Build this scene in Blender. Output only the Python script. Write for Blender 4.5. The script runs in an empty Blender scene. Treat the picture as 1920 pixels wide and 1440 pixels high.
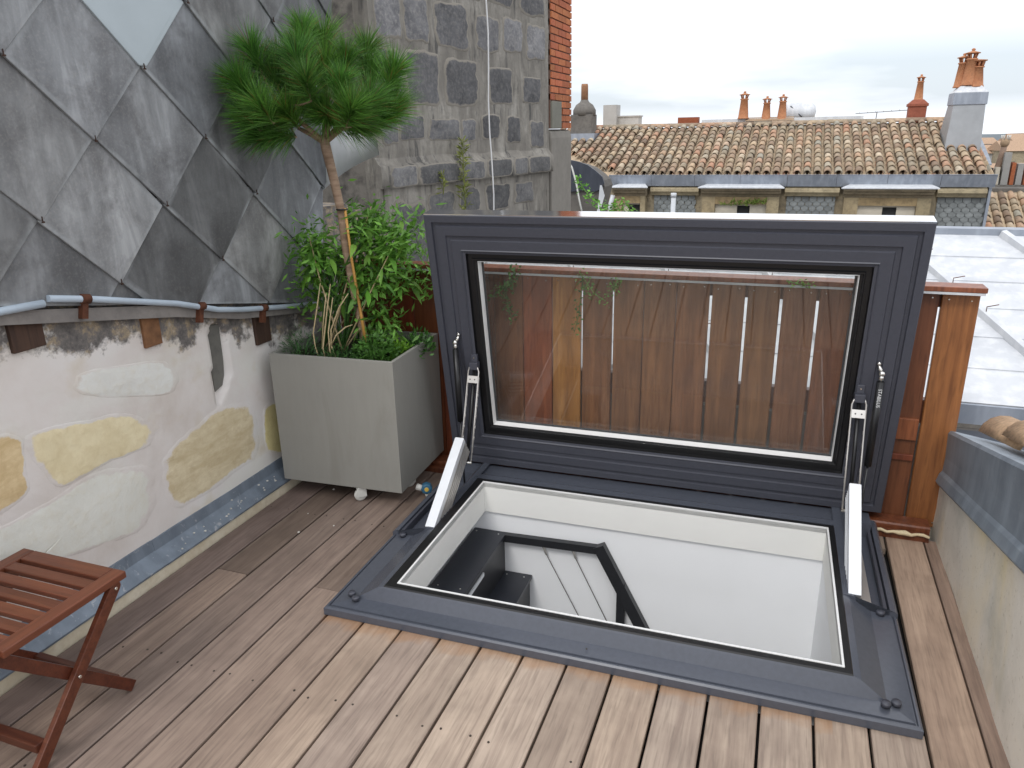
import bpy, bmesh, math, random
from mathutils import Vector, Matrix, noise
random.seed(11)
scene = bpy.context.scene
COL = scene.collection
rad = math.radians
# ------------------------------------------------------------------ camera
cd = bpy.data.cameras.new('camera'); cam = bpy.data.objects.new('camera', cd); COL.objects.link(cam)
R = ((0.93982838, 0.34105516, -0.02009949), (0.09090167, -0.3063367, -0.94757307), (-0.32933189, 0.88872899, -0.31890641))
Mc = Matrix(((R[0][0], -R[1][0], -R[2][0], 1.25678), (R[0][1], -R[1][1], -R[2][1], -1.850505), (R[0][2], -R[1][2], -R[2][2], 1.591583), (0, 0, 0, 1)))
cam.matrix_world = Mc
cd.sensor_width = 36; cd.lens = 1397.53 / 1920 * 36; cd.clip_start = .05; cd.clip_end = 3000
scene.camera = cam
# ------------------------------------------------------------------ world, sun, exposure
SUN_EL, SUN_AZ = 50, 190           # azimuth measured clockwise from +Y
world = bpy.data.worlds.new('World'); scene.world = world; world.use_nodes = True
nt = world.node_tree; nt.nodes.clear()
def wn(t, **k):
    n = nt.nodes.new(t)
    for a, b in k.items(): setattr(n, a, b)
    return n
out = wn('ShaderNodeOutputWorld'); bg = wn('ShaderNodeBackground'); sky = wn('ShaderNodeTexSky', sky_type='NISHITA', sun_disc=False)
sky.sun_elevation = rad(SUN_EL); sky.sun_rotation = rad(SUN_AZ); sky.air_density = 1.2; sky.dust_density = 1.5
tc = wn('ShaderNodeTexCoord'); sep = wn('ShaderNodeSeparateXYZ')
nt.links.new(tc.outputs['Generated'], sep.inputs[0])
# cloud layer: project the view direction on a flat ceiling so that clouds flatten towards the horizon
zc = wn('ShaderNodeMath', operation='MAXIMUM'); zc.inputs[1].default_value = 0.0; nt.links.new(sep.outputs[2], zc.inputs[0])
za = wn('ShaderNodeMath', operation='ADD'); za.inputs[1].default_value = 0.16; nt.links.new(zc.outputs[0], za.inputs[0])
dx = wn('ShaderNodeMath', operation='DIVIDE'); nt.links.new(sep.outputs[0], dx.inputs[0]); nt.links.new(za.outputs[0], dx.inputs[1])
dy = wn('ShaderNodeMath', operation='DIVIDE'); nt.links.new(sep.outputs[1], dy.inputs[0]); nt.links.new(za.outputs[0], dy.inputs[1])
cb = wn('ShaderNodeCombineXYZ'); nt.links.new(dx.outputs[0], cb.inputs[0]); nt.links.new(dy.outputs[0], cb.inputs[1])
nz = wn('ShaderNodeTexNoise'); nz.inputs['Scale'].default_value = .55; nz.inputs['Detail'].default_value = 5; nz.inputs['Roughness'].default_value = .5
off = wn('ShaderNodeVectorMath', operation='ADD'); off.inputs[1].default_value = (3.1, 1.7, 0)
nt.links.new(cb.outputs[0], off.inputs[0]); nt.links.new(off.outputs[0], nz.inputs['Vector'])
cr = wn('ShaderNodeValToRGB'); cr.color_ramp.elements[0].position = .47; cr.color_ramp.elements[0].color = (.12, .12, .12, 1)
cr.color_ramp.elements[1].position = .72; cr.color_ramp.elements[1].color = (1, 1, 1, 1)
nt.links.new(nz.outputs['Fac'], cr.inputs[0])
# thick cloud deck overhead, broken near the horizon
el = wn('ShaderNodeMapRange'); el.inputs[1].default_value = .045; el.inputs[2].default_value = .15; el.inputs[3].default_value = 0; el.inputs[4].default_value = 1; el.interpolation_type = 'SMOOTHSTEP'
nt.links.new(sep.outputs[2], el.inputs[0])
cov = wn('ShaderNodeMath', operation='MAXIMUM'); nt.links.new(cr.outputs[0], cov.inputs[0]); nt.links.new(el.outputs[0], cov.inputs[1])
lo = wn('ShaderNodeMapRange'); lo.inputs[1].default_value = .0; lo.inputs[2].default_value = .035; lo.inputs[3].default_value = .85; lo.inputs[4].default_value = 0
nt.links.new(sep.outputs[2], lo.inputs[0])
cov2 = wn('ShaderNodeMath', operation='MAXIMUM'); nt.links.new(cov.outputs[0], cov2.inputs[0]); nt.links.new(lo.outputs[0], cov2.inputs[1])
sc = wn('ShaderNodeVectorMath', operation='MULTIPLY'); sc.inputs[1].default_value = (.095, .095, .095); nt.links.new(sky.outputs[0], sc.inputs[0])
pale = wn('ShaderNodeMix', data_type='RGBA'); pale.inputs[0].default_value = .7; pale.inputs[7].default_value = (.76, .86, .98, 1); nt.links.new(sc.outputs[0], pale.inputs[6])
mx = wn('ShaderNodeMix', data_type='RGBA'); mx.inputs[7].default_value = (1.2, 1.23, 1.3, 1)
nt.links.new(cov2.outputs[0], mx.inputs[0]); nt.links.new(pale.outputs[2], mx.inputs[6]); nt.links.new(mx.outputs[2], bg.inputs[0])
bg.inputs[1].default_value = 1.0
nt.links.new(bg.outputs[0], out.inputs[0])
sl = bpy.data.lights.new('sun', 'SUN'); so = bpy.data.objects.new('sun', sl); COL.objects.link(so)
sl.energy = 1.1; sl.angle = rad(16); sl.color = (1, .97, .93)
so.rotation_euler = (rad(90 - SUN_EL), 0, rad(180 - SUN_AZ)); so.location = (0, 0, 12)
scene.view_settings.view_transform = 'Standard'; scene.view_settings.look = 'None'; scene.view_settings.exposure = 0.14; scene.view_settings.gamma = 1
scene.render.engine = 'CYCLES'
scene.cycles.max_bounces = 14; scene.cycles.diffuse_bounces = 9; scene.cycles.transparent_max_bounces = 16

# ------------------------------------------------------------------ material helpers
class NM:
    def __init__(s, name):
        s.m = bpy.data.materials.new(name); s.m.use_nodes = True; s.t = s.m.node_tree
        s.b = s.t.nodes['Principled BSDF']; s.o = s.t.nodes['Material Output']
    def n(s, t, **k):
        n = s.t.nodes.new(t)
        for a, b in k.items(): setattr(n, a, b)
        return n
    def l(s, a, b): s.t.links.new(a, b)
    def coords(s, scale=(1, 1, 1), rnd=0, kind='Object'):
        tc = s.n('ShaderNodeTexCoord'); mp = s.n('ShaderNodeMapping'); mp.inputs['Scale'].default_value = scale
        src = tc.outputs[kind]
        if rnd:
            oi = s.n('ShaderNodeObjectInfo'); ml = s.n('ShaderNodeMath', operation='MULTIPLY'); ml.inputs[1].default_value = rnd
            s.l(oi.outputs['Random'], ml.inputs[0]); ad = s.n('ShaderNodeVectorMath', operation='ADD'); s.l(src, ad.inputs[0]); s.l(ml.outputs[0], ad.inputs[1]); src = ad.outputs[0]
        s.l(src, mp.inputs[0]); return mp.outputs[0]
    def noise(s, vec, scale, detail=4, rough=.55, dist=0):
        n = s.n('ShaderNodeTexNoise'); n.inputs['Scale'].default_value = scale; n.inputs['Detail'].default_value = detail
        n.inputs['Roughness'].default_value = rough; n.inputs['Distortion'].default_value = dist; s.l(vec, n.inputs['Vector']); return n.outputs['Fac']
    def ramp(s, fac, stops):
        r = s.n('ShaderNodeValToRGB'); e = r.color_ramp.elements
        while len(e) < len(stops): e.new(.5)
        for i, (p, c) in enumerate(stops):
            e[i].position = p; e[i].color = (*c, 1) if len(c) == 3 else c
        s.l(fac, r.inputs[0]); return r.outputs[0]
    def mix(s, f, a, b, mode='MIX'):
        m = s.n('ShaderNodeMix', data_type='RGBA', blend_type=mode)
        for i, v in ((0, f), (6, a), (7, b)):
            if hasattr(v, 'links'): s.l(v, m.inputs[i])
            else: m.inputs[i].default_value = v if not isinstance(v, tuple) else (*v[:3], 1)
        return m.outputs[2]
    def bump(s, h, strength=.3, dist=.01):
        b = s.n('ShaderNodeBump'); b.inputs['Strength'].default_value = strength; b.inputs['Distance'].default_value = dist
        s.l(h, b.inputs['Height']); s.l(b.outputs[0], s.b.inputs['Normal'])
    def col(s, c):
        if hasattr(c, 'links'): s.l(c, s.b.inputs['Base Color'])
        else: s.b.inputs['Base Color'].default_value = (*c, 1)
    def rough(s, r): s.b.inputs['Roughness'].default_value = r
def G(v): return (v, v, v)

def simple(name, c, rough=.6, metal=0, var=.12, scale=30, bump=.0):
    k = NM(name); v = k.coords(rnd=7)
    f = k.noise(v, scale, 5)
    k.col(k.ramp(f, [(.3, tuple(x * (1 - var) for x in c)), (.7, tuple(min(1, x * (1 + var)) for x in c))]))
    k.rough(rough); k.b.inputs['Metallic'].default_value = metal
    if bump: k.bump(f, bump, .004)
    return k.m

def wood(name, dark, light, rough=.6, grain_axis=1, tint=True, stain=.3, streak=45):
    k = NM(name); sc = [streak] * 3; sc[grain_axis] = 1.6
    v = k.coords(tuple(sc), rnd=13); g = k.noise(v, 1.0, 6, .62, .6)
    v2 = k.coords((1, 1, 1), rnd=5); g2 = k.noise(v2, 5.5, 4, .6, .4)
    sc3 = [s * 3.2 for s in sc]; sc3[grain_axis] = 9
    g3 = k.noise(k.coords(tuple(sc3), rnd=3), 1.0, 2, .5)
    c = k.ramp(g, [(.28, dark), (.5, tuple((a + b) / 2 for a, b in zip(dark, light))), (.72, light)])
    c = k.mix(k.ramp(g2, [(.4, G(0)), (.75, G(stain))]), c, tuple(x * .55 for x in dark))
    c = k.mix(k.ramp(g3, [(.32, G(.35)), (.5, G(0))]), c, tuple(x * .5 for x in dark))
    if tint:
        oi = k.n('ShaderNodeObjectInfo'); c = k.mix(1.0, c, oi.outputs['Color'], 'MULTIPLY')
    k.col(c); k.rough(rough); k.bump(g, .25, .003); return k.m

M = {}
M['deck'] = wood('weathered_deck_wood', (.31, .245, .205), (.52, .435, .36), .62, 1, stain=.42, streak=40)
def deckstain():
    t = M['deck'].node_tree; b = t.nodes['Principled BSDF']; src = b.inputs['Base Color'].links[0].from_socket
    k = NM.__new__(NM); k.m = M['deck']; k.t = t; k.b = b
    g = k.n('ShaderNodeNewGeometry'); sp = k.n('ShaderNodeSeparateXYZ'); k.l(g.outputs['Position'], sp.inputs[0])
    ml = k.n('ShaderNodeMath', operation='MULTIPLY_ADD'); ml.inputs[1].default_value = -.0187; k.l(sp.outputs[0], ml.inputs[0]); k.l(sp.outputs[1], ml.inputs[2])
    nf = k.noise(g.outputs['Position'], 9, 4, .6); m2 = k.n('ShaderNodeMath', operation='MULTIPLY_ADD'); m2.inputs[1].default_value = .16; k.l(nf, m2.inputs[0]); k.l(ml.outputs[0], m2.inputs[2])
    mr = k.n('ShaderNodeMapRange'); mr.inputs[1].default_value = .035; mr.inputs[2].default_value = .075; k.l(m2.outputs[0], mr.inputs[0])
    lim = k.n('ShaderNodeMath', operation='LESS_THAN'); lim.inputs[1].default_value = .06; k.l(ml.outputs[0], lim.inputs[0])
    xl = k.n('ShaderNodeMath', operation='GREATER_THAN'); xl.inputs[1].default_value = -.15; xq = k.n('ShaderNodeMath', operation='PINGPONG'); xq.inputs[1].default_value = 1.72; k.l(sp.outputs[0], xq.inputs[0]); xr_ = k.n('ShaderNodeMath', operation='LESS_THAN'); xr_.inputs[1].default_value = 1.5; k.l(sp.outputs[0], xr_.inputs[0]); xm_ = k.n('ShaderNodeMath', operation='MULTIPLY'); k.l(sp.outputs[0], xl.inputs[0])
    a = k.n('ShaderNodeMath', operation='MULTIPLY'); k.l(mr.outputs[0], a.inputs[0]); k.l(lim.outputs[0], a.inputs[1]); a2 = k.n('ShaderNodeMath', operation='MULTIPLY'); k.l(xl.outputs[0], xm_.inputs[0]); k.l(xr_.outputs[0], xm_.inputs[1]); k.l(a.outputs[0], a2.inputs[0]); k.l(xm_.outputs[0], a2.inputs[1])
    a3 = k.n('ShaderNodeMath', operation='MULTIPLY'); a3.inputs[1].default_value = .42; k.l(a2.outputs[0], a3.inputs[0])
    k.col(k.mix(a3.outputs[0], src, (.36, .17, .055)))
deckstain()
M['fence'] = wood('oiled_red_hardwood', (.125, .038, .017), (.30, .105, .045), .42, 2, stain=.25, streak=30)
M['stoolwood'] = wood('oiled_mahogany', (.095, .026, .013), (.18, .056, .026), .38, 0, stain=.15, streak=40)
M['beam'] = wood('old_timber', (.035, .018, .012), (.10, .052, .032), .8, 2, stain=.5, streak=30)
M['paint'] = simple('anthracite_satin_paint', (.078, .086, .108), .24, 0, .06, 60)  # base colour lightened to stand for the reflection on the frame
M['paint'].node_tree.nodes['Principled BSDF'].inputs['Specular IOR Level'].default_value = .6
M['paintlid'] = simple('anthracite_lid_paint', (.060, .063, .080), .42, 0, .06, 60)
M['gasket'] = simple('black_rubber', (.008, .008, .009), .38, 0, .1, 40)
M['white'] = simple('white_lacquer', (.84, .84, .83), .4, 0, .02, 10)
M['wallwhite'] = simple('white_plaster', (.88, .89, .90), .8, 0, .015, 4)
M['liner'] = simple('off_white_liner_board', (.82, .815, .78), .6, 0, .02, 6)
M['blackmetal'] = simple('black_powder_coat', (.018, .019, .022), .42, 0, .15, 50)
M['treadmetal'] = simple('dark_slate_coated_step', (.018, .020, .027), .4, 0, .1, 50)
M['alu'] = simple('pale_anodised_aluminium', (.80, .82, .85), .38, .2, .03, 20)
M['alurib'] = simple('ribbed_grey_aluminium', (.05, .052, .058), .5, .2, .05, 20)
M['chrome'] = simple('bright_steel', (.72, .70, .66), .2, 1, .05, 20)
M['steel'] = simple('brushed_steel', (.74, .71, .67), .38, .75, .05, 20)
M['wheel'] = simple('white_nylon', (.62, .62, .58), .5, 0, .08, 30)
M['planter'] = None
k = NM('grey_fibre_cement'); v = k.coords((1, 1, 1)); f1 = k.noise(v, 3, 4); f2 = k.noise(k.coords((34, 34, 5)), 1, 4)
c = k.ramp(f2, [(.3, (.272, .265, .238)), (.7, (.288, .281, .253))]); c = k.mix(k.ramp(f1, [(.4, G(0)), (.7, G(.35))]), c, (.235, .232, .215)); st = k.noise(k.coords((3, 3, .8)), 2.0, 5, .7, .5); c = k.mix(k.ramp(st, [(.56, G(0)), (.72, G(.35))]), c, (.20, .19, .165)); k.col(c); k.rough(.75); k.bump(f2, .12, .002); M['planter'] = k.m
M['soil'] = simple('dark_soil', (.03, .022, .015), .95, 0, .5, 60, .6)
M['bark'] = None
k = NM('pale_pine_bark'); f = k.noise(k.coords((14, 14, 60)), 1, 5, .6); k.col(k.ramp(f, [(.3, (.19, .12, .075)), (.7, (.36, .255, .18))])); k.rough(.85); k.bump(f, .5, .004); M['bark'] = k.m
M['bamboo'] = simple('bamboo_cane', (.50, .26, .06), .5, 0, .2, 12)
M['drystem'] = simple('dry_straw_stem', (.46, .36, .20), .7, 0, .2, 25)

def foliage(name, a, b, rough=.55, trans=.3, dead=None):
    k = NM(name); oi = k.n('ShaderNodeNewGeometry'); f = oi.outputs['Random Per Island']
    c = k.ramp(f, [(0, a), (.6, b), (1, tuple(x * 1.35 for x in b))] if not dead else [(0, dead), (.035, dead), (.045, a), (.6, b), (1, tuple(x * 1.35 for x in b))])
    oc = k.n('ShaderNodeObjectInfo'); c = k.mix(1.0, c, oc.outputs['Color'], 'MULTIPLY')
    k.col(c); k.rough(rough)
    tr = k.n('ShaderNodeBsdfTranslucent'); k.l(c, tr.inputs[0]); ms = k.n('ShaderNodeMixShader'); ms.inputs[0].default_value = trans
    k.l(k.b.outputs[0], ms.inputs[1]); k.l(tr.outputs[0], ms.inputs[2]); k.l(ms.outputs[0], k.o.inputs[0]); return k.m
M['needle'] = foliage('pine_needles', (.035, .105, .024), (.105, .27, .05), .5, .35, (.22, .13, .05))
M['leaf'] = foliage('fresh_green_leaf', (.085, .21, .03), (.19, .41, .07), .5, .35)
M['leafdark'] = foliage('dark_herb_leaf', (.018, .05, .012), (.05, .13, .028), .55, .25)
M['weed'] = foliage('yellow_green_weed', (.14, .17, .04), (.26, .29, .08), .6, .3)

# slate / fibre cement diamonds
k = NM('weathered_slate_diamond'); v = k.coords((1, 1, 1), rnd=9)
st = k.noise(k.coords((1, 9, 1.6), rnd=9), 1, 6, .6, .5); bl = k.noise(v, 5, 6, .7, .4); sp = k.noise(v, 120, 2, .6)
c = k.ramp(st, [(.3, (.115, .118, .122)), (.5, (.20, .205, .21)), (.72, (.37, .378, .385))])
c = k.mix(k.ramp(bl, [(.42, G(0)), (.66, G(.75))]), c, (.085, .083, .085))
c = k.mix(k.ramp(sp, [(.5, G(0)), (.72, G(.25))]), c, (.30, .29, .27))
oi = k.n('ShaderNodeObjectInfo'); c = k.mix(1.0, c, oi.outputs['Color'], 'MULTIPLY'); at = k.n('ShaderNodeAttribute'); at.attribute_name = 'rim'; mm = k.n('ShaderNodeMath', operation='MULTIPLY'); k.l(at.outputs['Fac'], mm.inputs[0]); k.l(k.ramp(k.noise(v, 9, 4, .6), [(.35, G(0)), (.6, G(.8))]), mm.inputs[1])
c = k.mix(mm.outputs[0], c, (.40, .42, .43))
k.col(c); k.rough(.68); k.bump(bl, .2, .004); M['slate'] = k.m
M['slatebright'] = simple('new_pale_fibre_cement', (.42, .475, .50), .6, 0, .04, 8)
M['slatehook'] = simple('rusty_hook', (.06, .03, .02), .8, .3, .4, 60)
M['zinc'] = None
def zincmat(name, a, b, marks=.3, metal=.25, rough=.5):
    k = NM(name); v = k.coords((1, 1, 1)); f = k.noise(v, 3.2, 6, .62, .5); g = k.noise(k.coords((14, 14, 2)), 1, 4); h = k.noise(v, 26, 4, .7, .6)
    c = k.ramp(f, [(.3, a), (.7, b)]); c = k.mix(k.ramp(g, [(.45, G(0)), (.75, G(.45))]), c, tuple(min(.9, x * 1.5) for x in b))
    c = k.mix(k.ramp(h, [(.6, G(0)), (.68, G(marks))]), c, (.55, .55, .56))
    k.col(c); k.rough(rough); k.b.inputs['Metallic'].default_value = metal; k.bump(f, .15, .01); return k.m
M['zinc'] = zincmat('blue_grey_zinc', (.12, .148, .185), (.215, .255, .305), .55)
M['zincwall'] = zincmat('dull_zinc_flashing', (.17, .205, .245), (.29, .335, .38), .12)
M['zincpale'] = zincmat('pale_zinc_roofing', (.52, .54, .57), (.64, .66, .68), .10, .1, .6)
M['zincdark'] = zincmat('dark_zinc', (.03, .036, .05), (.055, .062, .08), .03)
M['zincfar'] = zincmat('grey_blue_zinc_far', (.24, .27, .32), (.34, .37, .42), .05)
M['pipe'] = simple('pale_blue_grey_pipe', (.42, .49, .56), .5, 0, .12, 8)
M['rust'] = simple('rusty_iron', (.11, .038, .018), .85, .2, .4, 30, .4)
M['brownrust'] = simple('orange_brown_stub', (.19, .09, .04), .85, 0, .35, 20, .4)

# left wall plaster: lime wash with grime under the pipe
def limewash(k):
    v = k.coords((1, 1, 1)); f = k.noise(v, 2.4, 6, .6, .3)
    c = k.ramp(f, [(.3, (.60, .54, .49)), (.5, (.70, .655, .62)), (.7, (.74, .72, .70))])
    c = k.mix(k.ramp(k.noise(k.coords((1, 1.3, 2.6)), 1.8, 4), [(.5, G(0)), (.68, G(.55))]), c, (.72, .73, .67))
    return k.mix(k.ramp(k.noise(k.coords((1, .9, 1.2)), 5, 5), [(.56, G(0)), (.74, G(.5))]), c, (.55, .46, .30))
k = NM('lime_plaster_wall'); v = k.coords((1, 1, 1)); h = k.noise(v, 22, 5, .6); c = limewash(k)
sx = k.n('ShaderNodeSeparateXYZ'); tcn = k.n('ShaderNodeTexCoord'); k.l(tcn.outputs['Object'], sx.inputs[0])
# grime height follows the sloping pipe: z + 0.215*y
m1 = k.n('ShaderNodeMath', operation='MULTIPLY_ADD'); m1.inputs[1].default_value = .215; k.l(sx.outputs[1], m1.inputs[0]); k.l(sx.outputs[2], m1.inputs[2])
m2 = k.n('ShaderNodeMath', operation='MULTIPLY_ADD'); m2.inputs[1].default_value = .55; k.l(k.noise(v, 5, 6, .68), m2.inputs[0]); k.l(m1.outputs[0], m2.inputs[2])
rr = k.n('ShaderNodeMapRange'); rr.inputs[1].default_value = 1.185; rr.inputs[2].default_value = 1.23; k.l(m2.outputs[0], rr.inputs[0])
grime = k.ramp(k.noise(v, 12, 6, .75), [(.33, (.07, .066, .064)), (.5, (.17, .155, .145)), (.6, (.34, .27, .18)), (.72, (.45, .42, .38))])
c = k.mix(rr.outputs[0], c, grime)
k.col(c); k.rough(.9); k.bump(h, .35, .006); M['plaster'] = k.m
def stone(name, a, b, dark, amt=.5, bump=.5, scale=9, streak=None):
    k = NM(name); v = k.coords((1, 1, 1), rnd=11); f = k.noise(v, scale, 6, .65, .3); g = k.noise(v, scale * 5, 4, .6)
    if streak: f = k.noise(k.coords(streak, rnd=11), 1, 5, .6, .4)
    c = k.ramp(f, [(.3, a), (.7, b)]); c = k.mix(k.ramp(g, [(.45, G(0)), (.72, G(amt))]), c, dark)
    oi = k.n('ShaderNodeObjectInfo'); c = k.mix(1.0, c, oi.outputs['Color'], 'MULTIPLY')
    k.col(c); k.rough(.9); k.bump(g, bump, .006); return k.m
def rimstone(name, a, b, dark, amt, joint, scale=6, diag=None, bump=.5):
    k = NM(name); v = k.coords((1, 1, 1), rnd=11); f = k.noise(k.coords(diag, rnd=4) if diag else v, 1 if diag else scale, 6, .65, .4); g = k.noise(v, scale * 5, 4, .65)
    c = k.ramp(f, [(.3, a), (.7, b)]); c = k.mix(k.ramp(g, [(.45, G(0)), (.72, G(amt))]), c, dark)
    oi = k.n('ShaderNodeObjectInfo'); c = k.mix(1.0, c, oi.outputs['Color'], 'MULTIPLY')
    at = k.n('ShaderNodeAttribute'); at.attribute_name = 'rim'; ns = k.noise(v, 17, 5, .7)
    m2 = k.n('ShaderNodeMath', operation='MULTIPLY_ADD'); m2.inputs[1].default_value = 1.5; k.l(ns, m2.inputs[0]); k.l(at.outputs['Fac'], m2.inputs[2])
    mr = k.n('ShaderNodeMapRange'); mr.inputs[1].default_value = 1.15; mr.inputs[2].default_value = 1.4; k.l(m2.outputs[0], mr.inputs[0])
    c = k.mix(mr.outputs[0], c, limewash(k) if joint is None else k.ramp(k.noise(k.coords((1, 1, 1)), 9, 5, .6), [(.3, joint), (.7, tuple(min(.9, x * 1.18) for x in joint))]))
    k.col(c); k.rough(.9); k.bump(g, bump, .006); return k.m
M['yellowstone2'] = rimstone('yellow_limestone_limewashed', (.66, .575, .385), (.78, .71, .52), (.58, .48, .30), .4, None)
M['tanstone2'] = rimstone('streaked_tan_limestone', (.56, .46, .29), (.75, .66, .475), (.48, .37, .22), .45, None, 6, (1, 6, 26))
M['palestone2'] = rimstone('pale_limestone_limewashed', (.69, .685, .64), (.77, .775, .74), (.66, .61, .50), .4, None, 5)
M['blockstone'] = rimstone('sooty_block_stone', (.075, .075, .078), (.17, .168, .168), (.29, .275, .25), .5, (.23, .21, .178), 9, None, .7)
M['yellowstone'] = stone('yellow_limestone', (.52, .43, .27), (.66, .58, .41), (.44, .34, .20), .45, .5, 6)
M['palestone'] = stone('pale_limestone', (.60, .585, .53), (.68, .67, .63), (.56, .51, .42), .5, .5, 5)
M['darkblock'] = stone('dark_lichen_stone', (.095, .092, .09), (.20, .19, .18), (.34, .315, .27), .6, .7, 9)
k = NM('stained_lime_mortar'); v = k.coords(); f = k.noise(k.coords((9, 9, 2.2)), 1, 6, .65, .4); g = k.noise(v, 30, 4, .6); q = k.noise(k.coords((16, 16, 2.5)), 1, 4, .6)
c = k.ramp(f, [(.3, (.15, .138, .12)), (.5, (.225, .208, .18)), (.72, (.36, .34, .30))]); c = k.mix(k.ramp(g, [(.5, G(0)), (.7, G(.5))]), c, (.15, .14, .125))
c = k.mix(k.ramp(q, [(.56, G(0)), (.66, G(.85))]), c, (.07, .068, .065)); k.col(c); k.rough(.92); k.bump(g, .6, .008); M['mortar'] = k.m
M['concrete'] = stone('grimy_concrete', (.10, .092, .08), (.18, .165, .145), (.025, .023, .022), .85, .4, 3)
M['render'] = stone('grey_render', (.20, .185, .16), (.26, .24, .21), (.16, .15, .135), .4, .3, 4)
M['brick'] = stone('orange_brick', (.40, .115, .045), (.55, .18, .075), (.26, .075, .035), .45, .5, 14)
M['brickmortar'] = simple('brick_joint', (.17, .10, .075), .95, 0, .3, 20)
M['capstone'] = stone('weathered_facade_stone', (.30, .245, .16), (.45, .38, .26), (.12, .105, .08), .55, .4, 3)
M['facade'] = stone('facade_slates', (.17, .185, .185), (.25, .265, .265), (.12, .125, .12), .5, .3, 4)
M['facadedark'] = stone('dark_room_behind_window', (.02, .02, .02), (.03, .03, .03), (.01, .01, .01), .5, .2, 4)
M['shutter'] = simple('cream_shutter', (.52, .47, .38), .6, 0, .08, 8)
def tile(name, island):
    k = NM(name)
    if island: f = k.n('ShaderNodeNewGeometry').outputs['Random Per Island']
    else: f = k.n('ShaderNodeObjectInfo').outputs['Random']
    c = k.ramp(f, [(0, (.20, .14, .10)), (.2, (.40, .28, .19)), (.42, (.31, .26, .19)), (.6, (.50, .38, .25)), (.78, (.46, .25, .16)), (.88, (.58, .47, .34)), (1, (.34, .32, .26))])
    for e in c.node.color_ramp.elements: pass
    g = k.noise(k.coords((1, 1, 1), rnd=17), 14, 4, .65); c = k.mix(k.ramp(g, [(.42, G(0)), (.7, G(.6))]), c, (.14, .12, .09))
    k.col(c); k.rough(.9); k.bump(g, .4, .01); return k.m
M['tile'] = tile('terracotta_canal_tile', False); M['tilestuff'] = tile('terracotta_canal_tile_joined', True)
M['tiletan'] = stone('tan_old_tile', (.28, .19, .12), (.42, .30, .19), (.12, .09, .06), .55, .4, 12)
M['tileorange'] = stone('orange_tile', (.42, .15, .06), (.52, .21, .09), (.3, .12, .06), .3, .3, 12)
M['pot'] = stone('orange_chimney_pot', (.42, .17, .08), (.55, .26, .13), (.20, .10, .06), .45, .3, 6)
M['redstack'] = stone('red_brick_stack', (.25, .075, .045), (.34, .11, .065), (.15, .05, .03), .4, .3, 10)
M['greystack'] = stone('sooty_stack', (.12, .11, .10), (.19, .175, .155), (.08, .075, .07), .5, .3, 4)
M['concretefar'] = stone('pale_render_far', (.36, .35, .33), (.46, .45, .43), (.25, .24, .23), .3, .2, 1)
M['felt'] = simple('dark_roof_felt', (.03, .027, .026), .9, 0, .3, 10)
M['ground'] = simple('city_ground', (.11, .105, .10), .9, 0, .3, .3)
M['chips'] = simple('white_chips', (.62, .60, .55), .8, 0, .1, 30)
M['foam'] = simple('cream_foam_strip', (.62, .52, .34), .8, 0, .15, 20)
M['rope'] = simple('white_cord', (.66, .66, .66), .7, 0, .05, 20)
M['blueplastic'] = simple('blue_plastic', (.035, .13, .22), .4, 0, .15, 30)
M['yellowplastic'] = simple('yellow_plastic', (.62, .42, .08), .45, 0, .1, 30)
M['nail'] = simple('dark_nail_head', (.07, .055, .045), .6, .5, .2, 30)
M['interiorfloor'] = wood('oak_floor', (.30, .2, .12), (.45, .32, .2), .5, 0, tint=False)
# thin glass: tinted see-through plus Schlick reflection (works from both faces)
k = NM('hatch_glass'); lw = k.n('ShaderNodeLayerWeight'); lw.inputs[0].default_value = .5
pw = k.n('ShaderNodeMath', operation='POWER'); pw.inputs[1].default_value = 5; k.l(lw.outputs['Facing'], pw.inputs[0])
ma = k.n('ShaderNodeMath', operation='MULTIPLY_ADD'); ma.inputs[1].default_value = .92; ma.inputs[2].default_value = .028; k.l(pw.outputs[0], ma.inputs[0])
tr = k.n('ShaderNodeBsdfTransparent'); tr.inputs[0].default_value = (.965, .97, .965, 1); gl = k.n('ShaderNodeBsdfGlossy'); gl.inputs['Roughness'].default_value = .015
df = k.n('ShaderNodeBsdfDiffuse'); df.inputs[0].default_value = (.5, .5, .48, 1)
m_a = k.n('ShaderNodeMixShader'); m_a.inputs[0].default_value = .012; k.l(tr.outputs[0], m_a.inputs[1]); k.l(df.outputs[0], m_a.inputs[2])
m_b = k.n('ShaderNodeMixShader'); k.l(ma.outputs[0], m_b.inputs[0]); k.l(m_a.outputs[0], m_b.inputs[1]); k.l(gl.outputs[0], m_b.inputs[2]); k.l(m_b.outputs[0], k.o.inputs[0]); M['glass'] = k.m

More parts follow.
